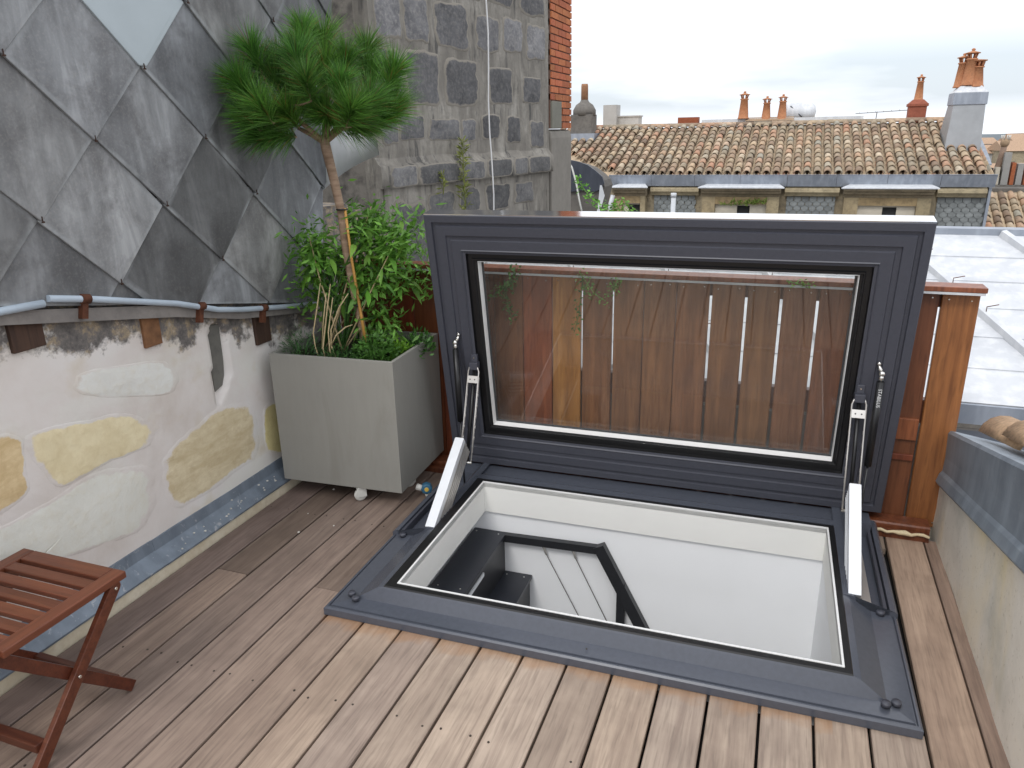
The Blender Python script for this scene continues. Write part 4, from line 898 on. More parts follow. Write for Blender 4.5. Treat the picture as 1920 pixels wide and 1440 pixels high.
# ================================================================== PLANTER AND PLANTS
pl_ = thing('planter_box', 'square grey planter box on white castors holding a small pine', 'planter', (-.86, .762, .075), math.atan2(.03, .6))
W_, D_, H_, T_ = .603, .50, .612, .016
for nm, bx in (('side_panel', (0, W_, 0, T_)), ('side_panel', (0, W_, D_ - T_, D_)), ('side_panel', (0, T_, T_ + .0005, D_ - T_ - .0005)), ('side_panel', (W_ - T_, W_, T_ + .0005, D_ - T_ - .0005))):
    obj(nm, MB().box(bx[0], bx[1], bx[2], bx[3], 0, H_), M['planter'], pl_, bevel=.0015)
obj('bottom_panel', MB().box(T_, W_ - T_, T_, D_ - T_, .002, .02), M['planter'], pl_)
v_, f_ = [], []
for i in range(15):
    for j in range(13): v_.append((T_ + (W_ - 2 * T_) * i / 14, T_ + (D_ - 2 * T_) * j / 12, .565 + .02 * noise.noise(Vector((i * .5, j * .5, 1)))))
for i in range(14):
    for j in range(12): f_.append((i * 13 + j, (i + 1) * 13 + j, (i + 1) * 13 + j + 1, i * 13 + j + 1))
obj('soil', MB().add(v_, f_, True), M['soil'], pl_)
def castor(x, y, rz):
    c_ = bpy.data.objects.new('castor', None); COL.objects.link(c_); c_.parent = pl_; c_.location = (x, y, 0); c_.rotation_euler = (0, 0, rz)
    Rx = Matrix.Rotation(rad(90), 4, 'Y')
    obj('wheel', MB().lathe([(.006, -.012), (.020, -.012), (.027, -.009), (.0285, 0), (.027, .009), (.020, .012), (.006, .012)], n=24, mat=Rx), M['wheel'], c_, (0, -.02, -.046))
    obj('hub', MB().lathe([(.006, -.016), (.006, .016)], n=10, mat=Rx), M['chrome'], c_, (0, -.02, -.046))
    obj('fork', MB().box(-.02, -.016, -.035, .008, -.05, -.006).box(.016, .02, -.035, .008, -.05, -.006).box(-.024, .024, -.03, .03, -.007, -.001), M['wheel'], c_, bevel=.001)
castor(.395, .036, rad(-56)); castor(.07, .2, 0); castor(W_ - .05, .225, rad(-50)); castor(.07, D_ - .07, 0); castor(W_ - .07, D_ - .07, 0)
hc = thing('hose_connector', 'small blue and yellow hose connector on the deck by the planter', 'hose connector', (-.205, .93, .045), rad(25))
obj('blue_collar', MB().lathe([(.019, -.016), (.026, -.013), (.026, .013), (.019, .016)], n=8, smooth=False, mat=Matrix.Rotation(rad(90), 4, 'X')), M['blueplastic'], hc)
obj('yellow_core', MB().lathe([(.009, -.022), (.013, -.018), (.014, .005), (.009, .02)], n=14, mat=Matrix.Rotation(rad(90), 4, 'X')), M['yellowplastic'], hc)
obj('spout', MB().tube([(0, 0, -.02), (0, 0, -.042)], [.012, .009], 10).tube([(-.02, .0, .0), (-.045, .01, .005)], [.014, .016], 10), M['wheel'], hc)

# pine
pine = thing('pine_tree', 'small standard pine with a leaning bare trunk and bushy needled crown', 'tree', (-.51, .99, .63))
def rel(p): return Vector(p) - Vector((-.51, .99, .63))
TR = [(-.500, 1.0, .60), (-.512, 1.0, .72), (-.538, 1.0, .90), (-.566, 1.0, 1.11), (-.572, 1.0, 1.28), (-.588, .99, 1.42), (-.606, .98, 1.55), (-.612, .98, 1.60)]
obj('trunk', MB().tube([rel(p) for p in TR], [.019, .0185, .018, .0175, .018, .0195, .021, .019], 14), M['bark'], pine)
tufts = [(-0.79, 0.8, 1.93), (-0.67, 0.95, 1.94), (-0.68, 1.0, 2.02), (-0.51, 1.05, 1.91), (-0.32, 1.1, 1.85), (-0.45, 1.15, 1.86), (-0.80, 0.77, 1.79), (-0.69, 0.9, 1.79), (-0.48, 0.95, 1.81), (-0.38, 1.0, 1.74), (-0.79, 0.85, 1.66), (-0.81, 0.74, 1.69), (-0.67, 1.0, 1.72), (-0.53, 1.05, 1.67), (-0.37, 1.1, 1.70), (-0.64, 1.05, 1.87), (-0.75, 0.85, 1.85), (-0.34, 1.12, 1.72), (-0.80, 0.77, 1.60), (-0.74, 0.82, 1.61), (-0.53, 0.9, 1.68), (-0.66, 0.8, 1.70), (-0.81, 0.72, 1.81), (-0.44, 1.1, 1.66), (-0.78, .95, 1.90), (-0.66, 1.12, 2.0), (-0.50, 1.2, 1.95), (-0.55, 0.8, 1.81), (-0.40, 0.88, 1.70), (-0.72, 0.72, 1.72), (-.60, .92, 1.72), (-.58, 1.0, 1.88), (-.62, .85, 1.90), (-.42, 1.0, 1.64)]
fork = Vector((-.61, .98, 1.60)); cen = Vector((-.58, .95, 1.70))
bl = [(-.70, .93, 1.63), (-.55, .98, 1.72), (-.60, 1.02, 1.80), (-.50, 1.05, 1.70), (-.72, .85, 1.72), (-.46, 1.0, 1.66)]
for b in bl:
    b = Vector(b); obj('branch', MB().tube([rel(fork - Vector((0, 0, .03))), rel(fork.lerp(b, .5) + Vector((0, 0, -.012))), rel(b)], [.013, .010, .007], 8), M['bark'], pine)
for t_ in tufts:
    t_ = Vector(t_) + Vector((.0, .0, .0)); nb = min(bl, key=lambda b: (Vector(b) - t_).length); nb = Vector(nb)
    up = Vector((0, 0, 1)); axis = ((t_ - cen).normalized() * .55 + up * .75).normalized()
    if t_.z < 1.68: axis = ((t_ - cen).normalized() * .8 + up * .45).normalized()
    st0 = t_ - axis * .09
    obj('branch', MB().tube([rel(nb), rel(nb.lerp(st0, .6) + Vector((0, 0, -.012))), rel(st0), rel(t_)], [.006, .005, .0045, .003], 6), M['bark'], pine)
    m = MB(); a1 = axis.cross(Vector((.3, .5, .1))).normalized(); a2 = axis.cross(a1)
    ln_k = rnd(.85, 1.2)
    for i in range(int(rnd(520, 760))):
        s = random.random() ** .8; root = st0.lerp(t_, s); ph = rnd(0, 2 * math.pi)
        el_ = rad(rnd(18, 62) + (1 - s) * 22); d = axis * math.cos(el_) + (a1 * math.cos(ph) + a2 * math.sin(ph)) * math.sin(el_)
        Ln = rnd(.08, .145) * ln_k; sd = d.cross(Vector((rnd(-1, 1), rnd(-1, 1), rnd(-1, 1)))).normalized() * .0009; mid = root + d * Ln * .55 + axis * .003; tip = root + d * Ln + axis * .007 - Vector((0, 0, .006))
        root, mid, tip = rel(root), rel(mid), rel(tip)
        m.add([root + sd, root - sd, mid - sd, mid + sd, tip], [(0, 1, 2, 3), (3, 2, 4)])
    cc = rnd(.7, 1.25)
    o = obj('needle_tuft', m, M['needle'], pine, fix=False, color=(cc * rnd(.95, 1.2), cc, cc * rnd(.7, 1)))
# bamboo stake and ties
bs = thing('bamboo_stake', 'slim yellow bamboo stake tied beside the pine trunk', 'stake', (-.468, .955, .64))
obj('cane', MB().tube([(0, 0, -.04), (-.028, .01, .2), (-.058, .02, .45), (-.072, .025, .66)], [.0075, .007, .006, .0055], 8), M['bamboo'], bs)
for z, x in ((.24, -.036), (.655, -.078)): obj('tie', MB().lathe([(.025, -.003), (.027, 0), (.025, .003)], (x - .012, .03, z), 12), M['gasket'], bs)

def leafmesh(L_, W2, curl):
    pr = [(0, 0), (.18, .55), (.42, 1), (.7, .75), (1, 0)]; vs = []; fs = []
    for i, (t_, w) in enumerate(pr):
        z = -curl * t_ * t_ * L_
        if i in (0, len(pr) - 1): vs.append((t_ * L_, 0, z))
        else: vs += [(t_ * L_, w * W2, z + .12 * W2), (t_ * L_, 0, z - .12 * W2), (t_ * L_, -w * W2, z + .12 * W2)]
    fs = [(0, 2, 1), (0, 3, 2)]
    for k_ in range(2): a = 1 + 3 * k_; fs += [(a, a + 1, a + 4, a + 3), (a + 1, a + 2, a + 5, a + 4)]
    a = 7; fs += [(a, a + 1, 10), (a + 1, a + 2, 10)]
    me = MB().add(vs, fs, True).mesh('leaf'); me.materials.append(M['leaf']); return me
lms = [leafmesh(.082, .0112, .5), leafmesh(.072, .0105, .8), leafmesh(.092, .012, .35), leafmesh(.055, .0095, .6)]
sh = thing('leafy_shrub', 'tall bright green leafy shrub growing behind the pine trunk in the planter', 'shrub', (-.66, 1.0, .66))
so_ = Vector((-.66, 1.0, .66))
tips = []
import itertools
for i in range(54):
    # two masses: left low, right high
    if i < 18: p = Vector((rnd(-.80, -.64), rnd(.95, 1.12), rnd(.88, 1.22)))
    elif i < 44: p = Vector((rnd(-.56, -.26), rnd(1.0, 1.2), rnd(.94, 1.28)))
    elif i < 49: p = Vector((rnd(-.60, -.50), rnd(1.05, 1.2), rnd(1.2, 1.40)))
    else: p = Vector((rnd(-.47, -.38), rnd(1.0, 1.1), rnd(.70, .86)))
    tips.append(p)
nl = 0
base_pts = [Vector((-.70, .93, .66)), Vector((-.66, .92, .66)), Vector((-.60, .95, .66)), Vector((-.56, 1.02, .66))]
for i, p in enumerate(tips):
    b = base_pts[i % 4]; mid = b.lerp(p, .55) + Vector((rnd(-.02, .02), rnd(-.02, .02), .05))
    if i % 2 == 0 or i > 44: obj('stem', MB().tube([b - so_, mid - so_, p - so_], [.0045, .0035, .002], 6), M['leafdark'] if i % 5 else M['drystem'], sh)
    d0 = (p - mid).normalized(); cnt = 5
    for j in range(cnt):
        if nl >= 262: break
        nl += 1; s = j / cnt; q_ = mid.lerp(p, .45 + .55 * s + .02)
        if (i + j) % 7 == 0: q_ = q_ + Vector((rnd(-.05, .05), rnd(-.05, .05), rnd(-.04, .04)))
        az = j * 2.4 + i; o = bpy.data.objects.new('leaf', lms[(i + j) % 4]); COL.objects.link(o); o.parent = sh; o.location = q_ - so_
        o.rotation_euler = (rnd(-.5, .5), rad(rnd(-35, 40)), az); s_c = rnd(.85, 1.3); o.scale = (s_c, s_c * 1.15, s_c); t2 = rnd(.6, 1.15); o.color = (t2 * rnd(.85, 1.2), t2, t2 * rnd(.7, 1.1), 1)
# further small leaves of the shrub, too many to tell apart
m = MB()
for i in range(2700):
    p = random.choice(tips) ; p = p + Vector((random.gauss(0, .045), random.gauss(0, .04), random.gauss(-.03, .05)))
    d = Vector((rnd(-1, 1), rnd(-1, 1), rnd(-.9, .4))).normalized(); s = d.cross(Vector((rnd(-1, 1), rnd(-1, 1), 1))).normalized() * rnd(.005, .0095); Ln = rnd(.03, .062); q_ = p - so_
    m.add([q_, q_ + d * Ln * .45 + s, q_ + d * Ln, q_ + d * Ln * .45 - s], [(0, 1, 2, 3)])
obj('small_leaves', m, M['leaf'], sh, fix=False, stuff=True, color=(.85, .86, .8))
# bare dry stems
ds = thing('dry_stems', 'bunch of bare straw coloured stems at the left front of the planter', 'dry stems', (-.66, .86, .64))
for a in ([(0, 0, -.02), (-.035, .02, .06), (-.045, .03, .12), (-.02, .05, .25), (-.008, .07, .34)], [(.03, 0, -.02), (.012, .01, .06), (.02, .02, .12), (.03, .05, .24), (.05, .06, .34)],
          [(.06, .0, -.03), (.04, .02, .05), (.035, .03, .13), (.055, .06, .28)], [(.08, .01, -.02), (.06, .02, .04), (.05, .02, .07), (.05, .03, .14), (.09, .05, .24), (.13, .07, .30)], [(.05, .02, .07), (.08, .02, .12), (.12, .04, .155), (.15, .05, .165)], [(.0, .02, .05), (.005, .04, .16), (.03, .05, .3)]):
    obj('stem', MB().tube(a, [.0033] * (len(a) - 1) + [.002], 6), M['drystem'], ds)
# low herbs in the planter
def herb(name, lab, cx, cy, w, d, h, n, mat, L_, wd_, col=(1, 1, 1), z0=.63):
    m = MB()
    for i in range(n):
        a = rnd(0, 6.28); r_ = math.sqrt(random.random()); p = Vector((math.cos(a) * r_ * w, math.sin(a) * r_ * d, rnd(0, 1) * h * (1.1 - r_ * .6)))
        dd = Vector((math.cos(a) * r_ + rnd(-.7, .7), math.sin(a) * r_ + rnd(-.7, .7), rnd(-.1, 1.1))).normalized(); s = dd.cross(Vector((rnd(-1, 1), rnd(-1, 1), 1))).normalized() * wd_; q_ = p + dd * L_ * rnd(.6, 1.2)
        m.add([p, p.lerp(q_, .5) + s, q_, p.lerp(q_, .5) - s], [(0, 1, 2, 3)])
    for i in range(9):
        a = rnd(0, 6.28); m.tube([(0, 0, -.03), (math.cos(a) * w * .5, math.sin(a) * d * .5, h * .6)], [.003, .0015], 4)
    o = obj(name, m, mat, loc=(cx, cy, z0), fix=False, color=col); tag(o, lab, 'plant'); return o
herb('rosemary', 'dark fine leaved herb spilling over the left corner of the planter', -.775, .885, .085, .07, .15, 620, M['leafdark'], .032, .0016, (1.2, 1.25, 1.5))
herb('dark_herb', 'dark green low herb in the middle front of the planter', -.56, .88, .13, .07, .08, 520, M['leafdark'], .03, .0035)
herb('parsley', 'fresh green curly herb at the right front of the planter', -.41, .92, .10, .085, .15, 760, M['leaf'], .026, .006, (.5, .56, .6))
herb('lime_herb', 'yellowish green herb clump near the right rim of the planter', -.335, 1.0, .045, .05, .12, 220, M['leaf'], .025, .006, (.95, .9, .5))
herb('back_herb', 'dark leafy herb at the back right corner of the planter', -.30, 1.12, .06, .08, .12, 300, M['leafdark'], .03, .006, (1.3, 1.4, 1.1))
# climbers: sprigs behind the fence and hatch
def sprig(lab, pts, n, col=(1, 1, 1), L_=.022, sp_=.03, mat='leaf'):
    m = MB(); pts = [Vector(p) for p in pts]; m.tube(pts, .0018, 5)
    for i in range(n):
        k_ = random.random() * (len(pts) - 1); j = int(k_); p = pts[j].lerp(pts[j + 1], k_ - j) + Vector((rnd(-1, 1), rnd(-1, 1), rnd(-1, 1))) * sp_ * .5
        d = Vector((rnd(-1, 1), rnd(-1, 1), rnd(-1, .6))).normalized(); s = d.cross(Vector((rnd(-1, 1), rnd(-1, 1), 1))).normalized() * L_ * .28; m.add([p, p + d * L_ * .5 + s, p + d * L_, p + d * L_ * .5 - s], [(0, 1, 2, 3)])
    o = obj('climber_sprig', m, M[mat], fix=False, color=col); tag(o, lab, 'climbing plant', 'climber sprigs on the fence'); return o
sprig('hanging sprig of climber nearest the left of the glass', [(.14, 1.24, 1.03), (.125, 1.235, .98), (.09, 1.24, .93), (.10, 1.235, .86), (.115, 1.24, .80)], 150, (.5, .55, .6), .02, .05, 'leaf')
sprig('leafy climber sprig reaching left from the hanging sprig', [(.13, 1.24, .96), (.07, 1.235, .93), (.02, 1.24, .89)], 60, (.6, .65, .6), .018, .035)
sprig('pale speckled climber sprig behind the middle of the glass', [(.43, 1.24, 1.02), (.47, 1.235, .97), (.50, 1.235, .93), (.55, 1.24, .90)], 80, (.9, 1, .9), .016, .06)
sprig('short sprig drooping beside a bright gap in the planks', [(.45, 1.24, 1.0), (.44, 1.235, .92), (.43, 1.24, .83), (.41, 1.235, .75)], 60, (.5, .6, .55), .018, .035)
sprig('climber sprig at the cap rail in the middle', [(.60, 1.24, 1.0), (.585, 1.24, .965), (.57, 1.235, .94)], 45, (.9, 1, .8), .018, .04)
sprig('tiny sprig at the top right of the glass', [(1.27, 1.24, 1.02), (1.32, 1.24, 1.01), (1.36, 1.24, 1.012)], 35, (.9, 1, .5), .016, .03)
sprig('climber arching above the left of the hatch edge', [(.34, 1.5, 1.40), (.37, 1.5, 1.36), (.41, 1.5, 1.31), (.46, 1.5, 1.28), (.53, 1.5, 1.275)], 90, (1, 1.05, 1), .022, .04)
sprig('bushier climber end above the hatch edge', [(.46, 1.5, 1.22), (.52, 1.5, 1.27), (.57, 1.5, 1.285), (.60, 1.5, 1.25)], 80, (1, 1.0, .8), .022, .05)
sprig('green weed tuft between the shrub and the hatch lid', [(-.21, 1.5, 1.16), (-.20, 1.5, 1.08), (-.22, 1.5, 1.0), (-.2, 1.5, .95)], 130, (.75, .8, .6), .03, .09)

# ================================================================== FOLDING STOOL
fsx = thing('folding_stool', 'reddish brown slatted folding wooden stool on the left of the deck', 'stool', (-.68, -.66, 0))
def sb(nm, x0, x1, y0, y1, z0, z1, bev=.003, rot=(0, 0, 0), parent=fsx, col=(1, 1, 1)):
    cx, cy, cz = (x0 + x1) / 2, (y0 + y1) / 2, (z0 + z1) / 2
    return obj(nm, MB().box(x0 - cx, x1 - cx, y0 - cy, y1 - cy, z0 - cz, z1 - cz), M['stoolwood'], parent, (cx + .68, cy + .66, cz), rot, color=col, bevel=bev)
sx0, sx1, sy0, sy1, sz = -.885, -.472, -.848, -.464, .402
def sby(nm, *a, **k_): return sb(nm, *a, **k_)
o = obj('seat_rail', MB().box(-.19, .19, -.0225, .0225, -.011, .011), M['stoolwood'], fsx, (sx1 - .0235 + .68, (sy0 + sy1) / 2 + .66, sz - .011), (0, 0, rad(90)), color=(1.1, 1.1, 1.1), bevel=.003)
o = obj('seat_rail', MB().box(-.19, .19, -.0225, .0225, -.011, .011), M['stoolwood'], fsx, (sx0 + .0235 + .68, (sy0 + sy1) / 2 + .66, sz - .011), (0, 0, rad(90)), color=(.95, .95, .95), bevel=.003)
ys_ = [sy1 - .058 - i * .0555 for i in range(7)]
sb('seat_slat', sx0 + .0475, sx1 - .0475, sy1 - .052, sy1 - .001, sz - .021, sz - .001)
for i in range(6):
    y = sy1 - .066 - i * .0525; tn = rnd(.85, 1.1); sb('seat_slat', sx0 + .046, sx1 - .046, y - .037, y, sz - .019, sz - .0025, col=(tn, tn, tn))
def leg(nm, x, a, b, w, t_, col=(1, 1, 1)):
    a, b = Vector((x, *a)), Vector((x, *b)); d = b - a; L_ = d.length; ang_ = math.atan2(d.z, d.y)
    m = MB(); pts = []
    for k_ in range(7): an_ = rad(-90 + 180 * k_ / 6); pts.append((L_ / 2 + math.cos(an_) * w / 2, math.sin(an_) * w / 2))
    pts += [(-L_ / 2, w / 2), (-L_ / 2, -w / 2)]
    m.prism(pts, 0, -t_ / 2, t_ / 2)
    c_ = (a + b) / 2
    return obj(nm, m, M['stoolwood'], fsx, (c_.x + .68, c_.y + .66, c_.z), (ang_, 0, 0), color=col, bevel=.002)
for x in (-.484, -.873):
    leg('leg', x, (-.845, .0), (-.505, .372), .034, .018, (.85, .8, .8))
for x in (-.506, -.851):
    leg('leg', x, (-.500, .012), (-.86, .385), .034, .018, (.72, .62, .62))
sb('cross_bar', -.865, -.492, -.822, -.79, .052, .078, col=(.6, .55, .55)); sb('cross_bar', -.842, -.515, -.80, -.83 + .0, .33, .352, col=(.8, .7, .7))
sb('cross_bar', -.842, -.515, -.55, -.525, .05, .07, col=(.6, .55, .55))
for y, z in ((-.508, .368), (-.672, .189)): obj('bolt', MB().lathe([(.0055, 0), (.0045, .003)], n=10, mat=Matrix.Rotation(rad(90), 4, 'Y')), M['chrome'], fsx, (-.4748 + .68, y + .66, z))

# ================================================================== FAR BUILDING WITH CANAL TILES
fb = thing('tiled_building', 'long building across with a canal tiled roof and stone dormers', 'building', (0, 14, 0))
EX0, EX1, EZ = -2.36, 4.56, .735
RZ = 1.665; RUN = 3.05; slf = math.atan2(RZ - EZ, RUN); LS = math.hypot(RZ - EZ, RUN)
obj('roof_slab', MB().hexa([(-4.3, .02, EZ - .06), (EX1 + .02, .02, EZ - .06), (EX1 + .02, RUN, RZ - .06), (-4.3, RUN, RZ - .06)], [(-4.3, .02, EZ - .03), (EX1 + .02, .02, EZ - .03), (EX1 + .02, RUN, RZ - .03), (-4.3, RUN, RZ - .03)]), M['tilestuff'], fb)
obj('rear_roof_slab', MB().hexa([(-4.3, RUN, RZ - .06), (EX1, RUN, RZ - .06), (EX1, RUN + 3, EZ), (-4.3, RUN + 3, EZ)], [(-4.3, RUN, RZ - .03), (EX1, RUN, RZ - .03), (EX1, RUN + 3, EZ + .03), (-4.3, RUN + 3, EZ + .03)]), M['tilestuff'], fb)
tm = canal_mesh(.074, .058, .335, .014, 6, 170)
tme = tm.mesh('roof_tile'); fixn(tme); tme.materials.append(M['tile'])
pitch, expo = .184, .262; nrow = int(LS / expo)
cand = []
nc = int((EX1 + 4.3) / pitch)
for c_ in range(nc):
    x = EX1 - .12 - c_ * pitch
    for r_ in range(nrow + 1):
        s = r_ * expo
        # left eave steps up where the dark flashing cuts the roof
        if x < EX0 and s < (EX0 - x) * 1.05 * .9: continue
        if s > LS - .12: continue
        cand.append((x + rnd(-.008, .008), s, r_))
cand.sort(key=lambda a: a[1] + abs(a[0] - 1.5) * .12)
st_ = MB()
def tmat(x, s, under=False):
    base_ = Vector((x, s * math.cos(slf) - .03, EZ + s * math.sin(slf) + .028))
    return Matrix.Translation(base_) @ Matrix.Rotation(slf + rad(-2.2) + rnd(-.015, .015), 4, 'X') @ Matrix.Rotation(rnd(-.035, .035), 4, 'Z')
for i, (x, s, r_) in enumerate(cand):
    mt = tmat(x, s)
    if i < 298: o = bpy.data.objects.new('roof_tile', tme); COL.objects.link(o); o.parent = fb; o.matrix_local = mt
    else: st_.add([mt @ Vector(v) for v in tm.v], tm.f, True)
obj('roof_tiles_far', st_, M['tilestuff'], fb, stuff=True)
ch_ = MB(); cmh = canal_mesh(.07, .07, .335, .012, 4, 170)
for (x, s, r_) in cand:
    mt = Matrix.Translation(Vector((x + pitch / 2, s * math.cos(slf) - .02, EZ + s * math.sin(slf) - .005))) @ Matrix.Rotation(slf - rad(2), 4, 'X') @ Matrix.Rotation(math.pi, 4, 'Y')
    ch_.add([mt @ Vector(v) for v in cmh.v], cmh.f, True)
obj('channel_tiles', ch_, M['tilestuff'], fb, stuff=True)
rm = canal_mesh(.085, .08, .42, .015, 7, 180)
rme = rm.mesh('ridge_tile'); fixn(rme); rme.materials.append(M['tile'])
for i in range(20):
    o = bpy.data.objects.new('ridge_tile', rme); COL.objects.link(o); o.parent = fb; o.location = (-3.6 + i * .39, RUN - .03, RZ + .012 + rnd(-.005, .005)); o.rotation_euler = (0, rad(-1), rad(-90))
# gutter fascia + cornice + facade
GX0, GX1 = -2.34, 4.66
nseg = 8
for i in range(nseg):
    a = GX0 + (GX1 - GX0) * i / nseg; b = GX0 + (GX1 - GX0) * (i + 1) / nseg - .006
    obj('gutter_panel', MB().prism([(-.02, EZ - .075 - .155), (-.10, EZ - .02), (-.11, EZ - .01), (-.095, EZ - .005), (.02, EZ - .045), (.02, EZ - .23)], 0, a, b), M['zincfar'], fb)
obj('facade_wall', MB().box(-4.3, 4.60, .12, 6, -10, EZ - .22), M['capstone'], fb, color=(.8, .8, .8))
obj('corner_trim', MB().box(4.585, 4.63, .05, .15, -3, EZ - .24), M['zincfar'], fb)
WN = [(-2.28, -1.49), (-.50, 1.12), (2.12, 3.75)]
pos = [GX0 + .02] + list(itertools.chain(*WN)) + [4.56]
for a, b in ((-1.49, -.50), (1.12, 2.12), (3.75, 4.56)):
    obj('cornice', MB().prism([(.03, .49), (-.04, .45), (-.045, .40), (0.0, .36), (.03, .32), (.12, .32), (.12, .50)], 0, a + .01, b - .01), M['capstone'], fb, color=(1.05, 1.05, 1.0))
for a, b in WN:
    dm = bpy.data.objects.new('dormer', None); COL.objects.link(dm); dm.parent = fb
    obj('zinc_cap', MB().hexa([(a, -.30, .485), (b, -.30, .485), (b - .12, .02, .52), (a + .18, .02, .52)], [(a, -.30, .505), (b, -.30, .505), (b - .12, .02, .56), (a + .18, .02, .56)]), M['zincpale'], dm)
    obj('cornice', MB().prism([(-.27, .484), (-.26, .44), (-.20, .43), (-.19, .38), (-.12, .36), (-.10, .31), (.1, .31), (.1, .484)], 0, a + .06, b - .06), M['capstone'], dm, color=(.62, .60, .58))
    wl_, wr_ = a + .30, b - .28
    if b - a < 1: wl_, wr_ = a + .2, b - .15
    obj('jamb', MB().box(a + .08, wl_ + .03, -.1, .11, -1.6, .309), M['capstone'], dm, color=(.95, .9, .8)); obj('jamb', MB().box(wr_ - .03, b - .08, -.1, .11, -1.6, .309), M['capstone'], dm, color=(.9, .88, .8))
    obj('lintel', MB().box(wl_ + .031, wr_ - .031, -.09, .11, .165, .308), M['capstone'], dm, color=(.85, .75, .6))
    wd2 = obj('window', MB().box(wl_ + .03, wr_ - .03, .02, .05, -1.5, .164), M['facadedark'], dm)
    mid_ = (wl_ + wr_) / 2
    obj('opening_frame', MB().box(wl_ + .032, wr_ - .032, -.03, .01, .135, .163), M['shutter'], wd2)
    obj('shutter', MB().box(wl_ + .034, mid_ - .06, -.025, .008, -1.5, .134), M['shutter'], wd2); obj('shutter', MB().box(mid_ + .18, wr_ - .034, -.02, .008, -1.5, .134), M['shutter'], wd2, color=(.8, .8, .8))
# slate hung panels between the dormers: scalloped rows
def shingles(x0, x1, z0, z1, nm='wall_slate'):
    r_ = 0; z = z1; k_ = 0
    while z > z0:
        x = x0 - (.07 if r_ % 2 else 0)
        while x < x1:
            a, b = max(x, x0), min(x + .135, x1)
            if b - a > .03:
                me_t = rnd(.75, 1.15)
                m = MB(); cx = (a + b) / 2; w = (b - a) / 2 - .004
                pts = [(-w, .0), (-w, -.07), (-w * .6, -.10), (0, -.115), (w * .6, -.10), (w, -.07), (w, .0)]
                m.add([(p[0], -.0 - .012 * (1 if p[1] < -.05 else 0), p[1]) for p in pts] + [(p[0], .01, p[1]) for p in pts], [tuple(range(7)), tuple(range(7, 14))[::-1]] + [(i, (i + 1) % 7, 7 + (i + 1) % 7, 7 + i) for i in range(7)])
                obj(nm, m, M['facade'], fb, (cx, .10, z), color=(me_t, me_t, me_t)); k_ += 1
            x += .14
        z -= .085; r_ += 1
    return k_
shingles(-1.42, -.56, -.02, .31); shingles(1.17, 2.06, -.02, .31); shingles(3.79, 4.585, -.45, .31)
obj('slate_backing', MB().box(3.8, 4.58, .103, .12, -1.0, .31), M['facade'], fb, color=(.5, .5, .5))
# parapet stubs on the rear
obj('ridge_flashing', MB().box(-.9, 2.6, RUN + .2, RUN + .5, RZ - .1, RZ + .135), M['zincpale'], fb)
obj('ridge_cap', MB().prism([(RUN + .05, RZ + .08), (RUN + .3, RZ + .16), (RUN + .5, RZ + .08)], 0, .1, 1.15), M['tiletan'], fb)
obj('roof_block', MB().box(-1.45, -.98, RUN + .15, RUN + .5, RZ, RZ + .2), M['tileorange'], fb, color=(.6, .45, .45))
# chimney pots
def pot(nm, lab, x, y, z, h, s=1.0, crown=True, mat='pot', col=(1, 1, 1), grp=None):
    p = thing(nm, lab, 'chimney pot', (x, y, z), 0, grp)
    obj('pot_body', MB().lathe([(.135 * s, 0), (.13 * s, .02 * s), (.12 * s, .04 * s), (.082 * s, h * .68), (.10 * s, h * .69), (.10 * s, h * .72), (.078 * s, h * .73)], n=16), M[mat], p, color=col)
    if crown:
        for i in range(6):
            a = i * math.pi / 3; obj('pillar', MB().tube([(.06 * s * math.cos(a), .06 * s * math.sin(a), h * .73), (.085 * s * math.cos(a), .085 * s * math.sin(a), h * .86)], .016 * s, 5), M[mat], p, color=col)
        obj('cap', MB().lathe([(.125 * s, h * .855), (.13 * s, h * .875), (.05 * s, h * .91), (.022 * s, h * .93), (.035 * s, h * .95), (.03 * s, h * .98), (.003, h)], n=14), M[mat], p, color=col)
    return p
G1 = 'ornate clay chimney pots on the rooftops'
pot('chimney_pot', 'orange crowned clay pot leftmost of the three on the ridge', .04, 17.25, 1.80, .60, .95, grp=G1)
pot('chimney_pot', 'orange crowned clay pot in the middle of the three on the ridge', .54, 17.3, 1.75, .53, .85, grp=G1)
pot('chimney_pot', 'orange crowned clay pot right of the three beside the pale tank', .885, 17.3, 1.76, .55, .85, grp=G1)
tk = thing('water_tank', 'pale grey horizontal cylindrical tank behind the tiled ridge', 'tank', (1.30, 17.9, 1.93))
obj('tank_body', MB().lathe([(.01, -.42), (.16, -.41), (.20, -.36), (.20, .14), (.19, .22), (.13, .29), (.01, .32)], n=22, mat=Matrix.Rotation(rad(90), 4, 'Y')), M['zincpale'], tk)
obj('tank_cradle', MB().box(-.4, .3, -.12, .12, -.24, -.09), M['concretefar'], tk)
obj('strut', MB().tube([(-.25, -.17, .13), (.02, -.19, -.12)], .012, 6), M['zincdark'], tk)
an_ = thing('tv_antenna', 'thin rooftop television antenna left of the red brick stack', 'antenna', (2.86, 17.4, 1.66))
obj('mast', MB().tube([(0, 0, 0), (.01, 0, .22)], .009, 6), M['nail'], an_); obj('boom', MB().tube([(-.42, 0, .19), (.62, 0, .235)], .007, 6), M['nail'], an_)
for i in range(14): t_ = i / 13; obj('element', MB().tube([(-.42 + 1.04 * t_, -.10, .19 + .045 * t_), (-.42 + 1.04 * t_, .10, .19 + .045 * t_ + .02 * (i % 2))], .004, 5), M['nail'], an_)
rs = thing('red_brick_stack', 'squat red brick stack with a tall thin clay pot', 'chimney', (3.64, 17.3, 1.60))
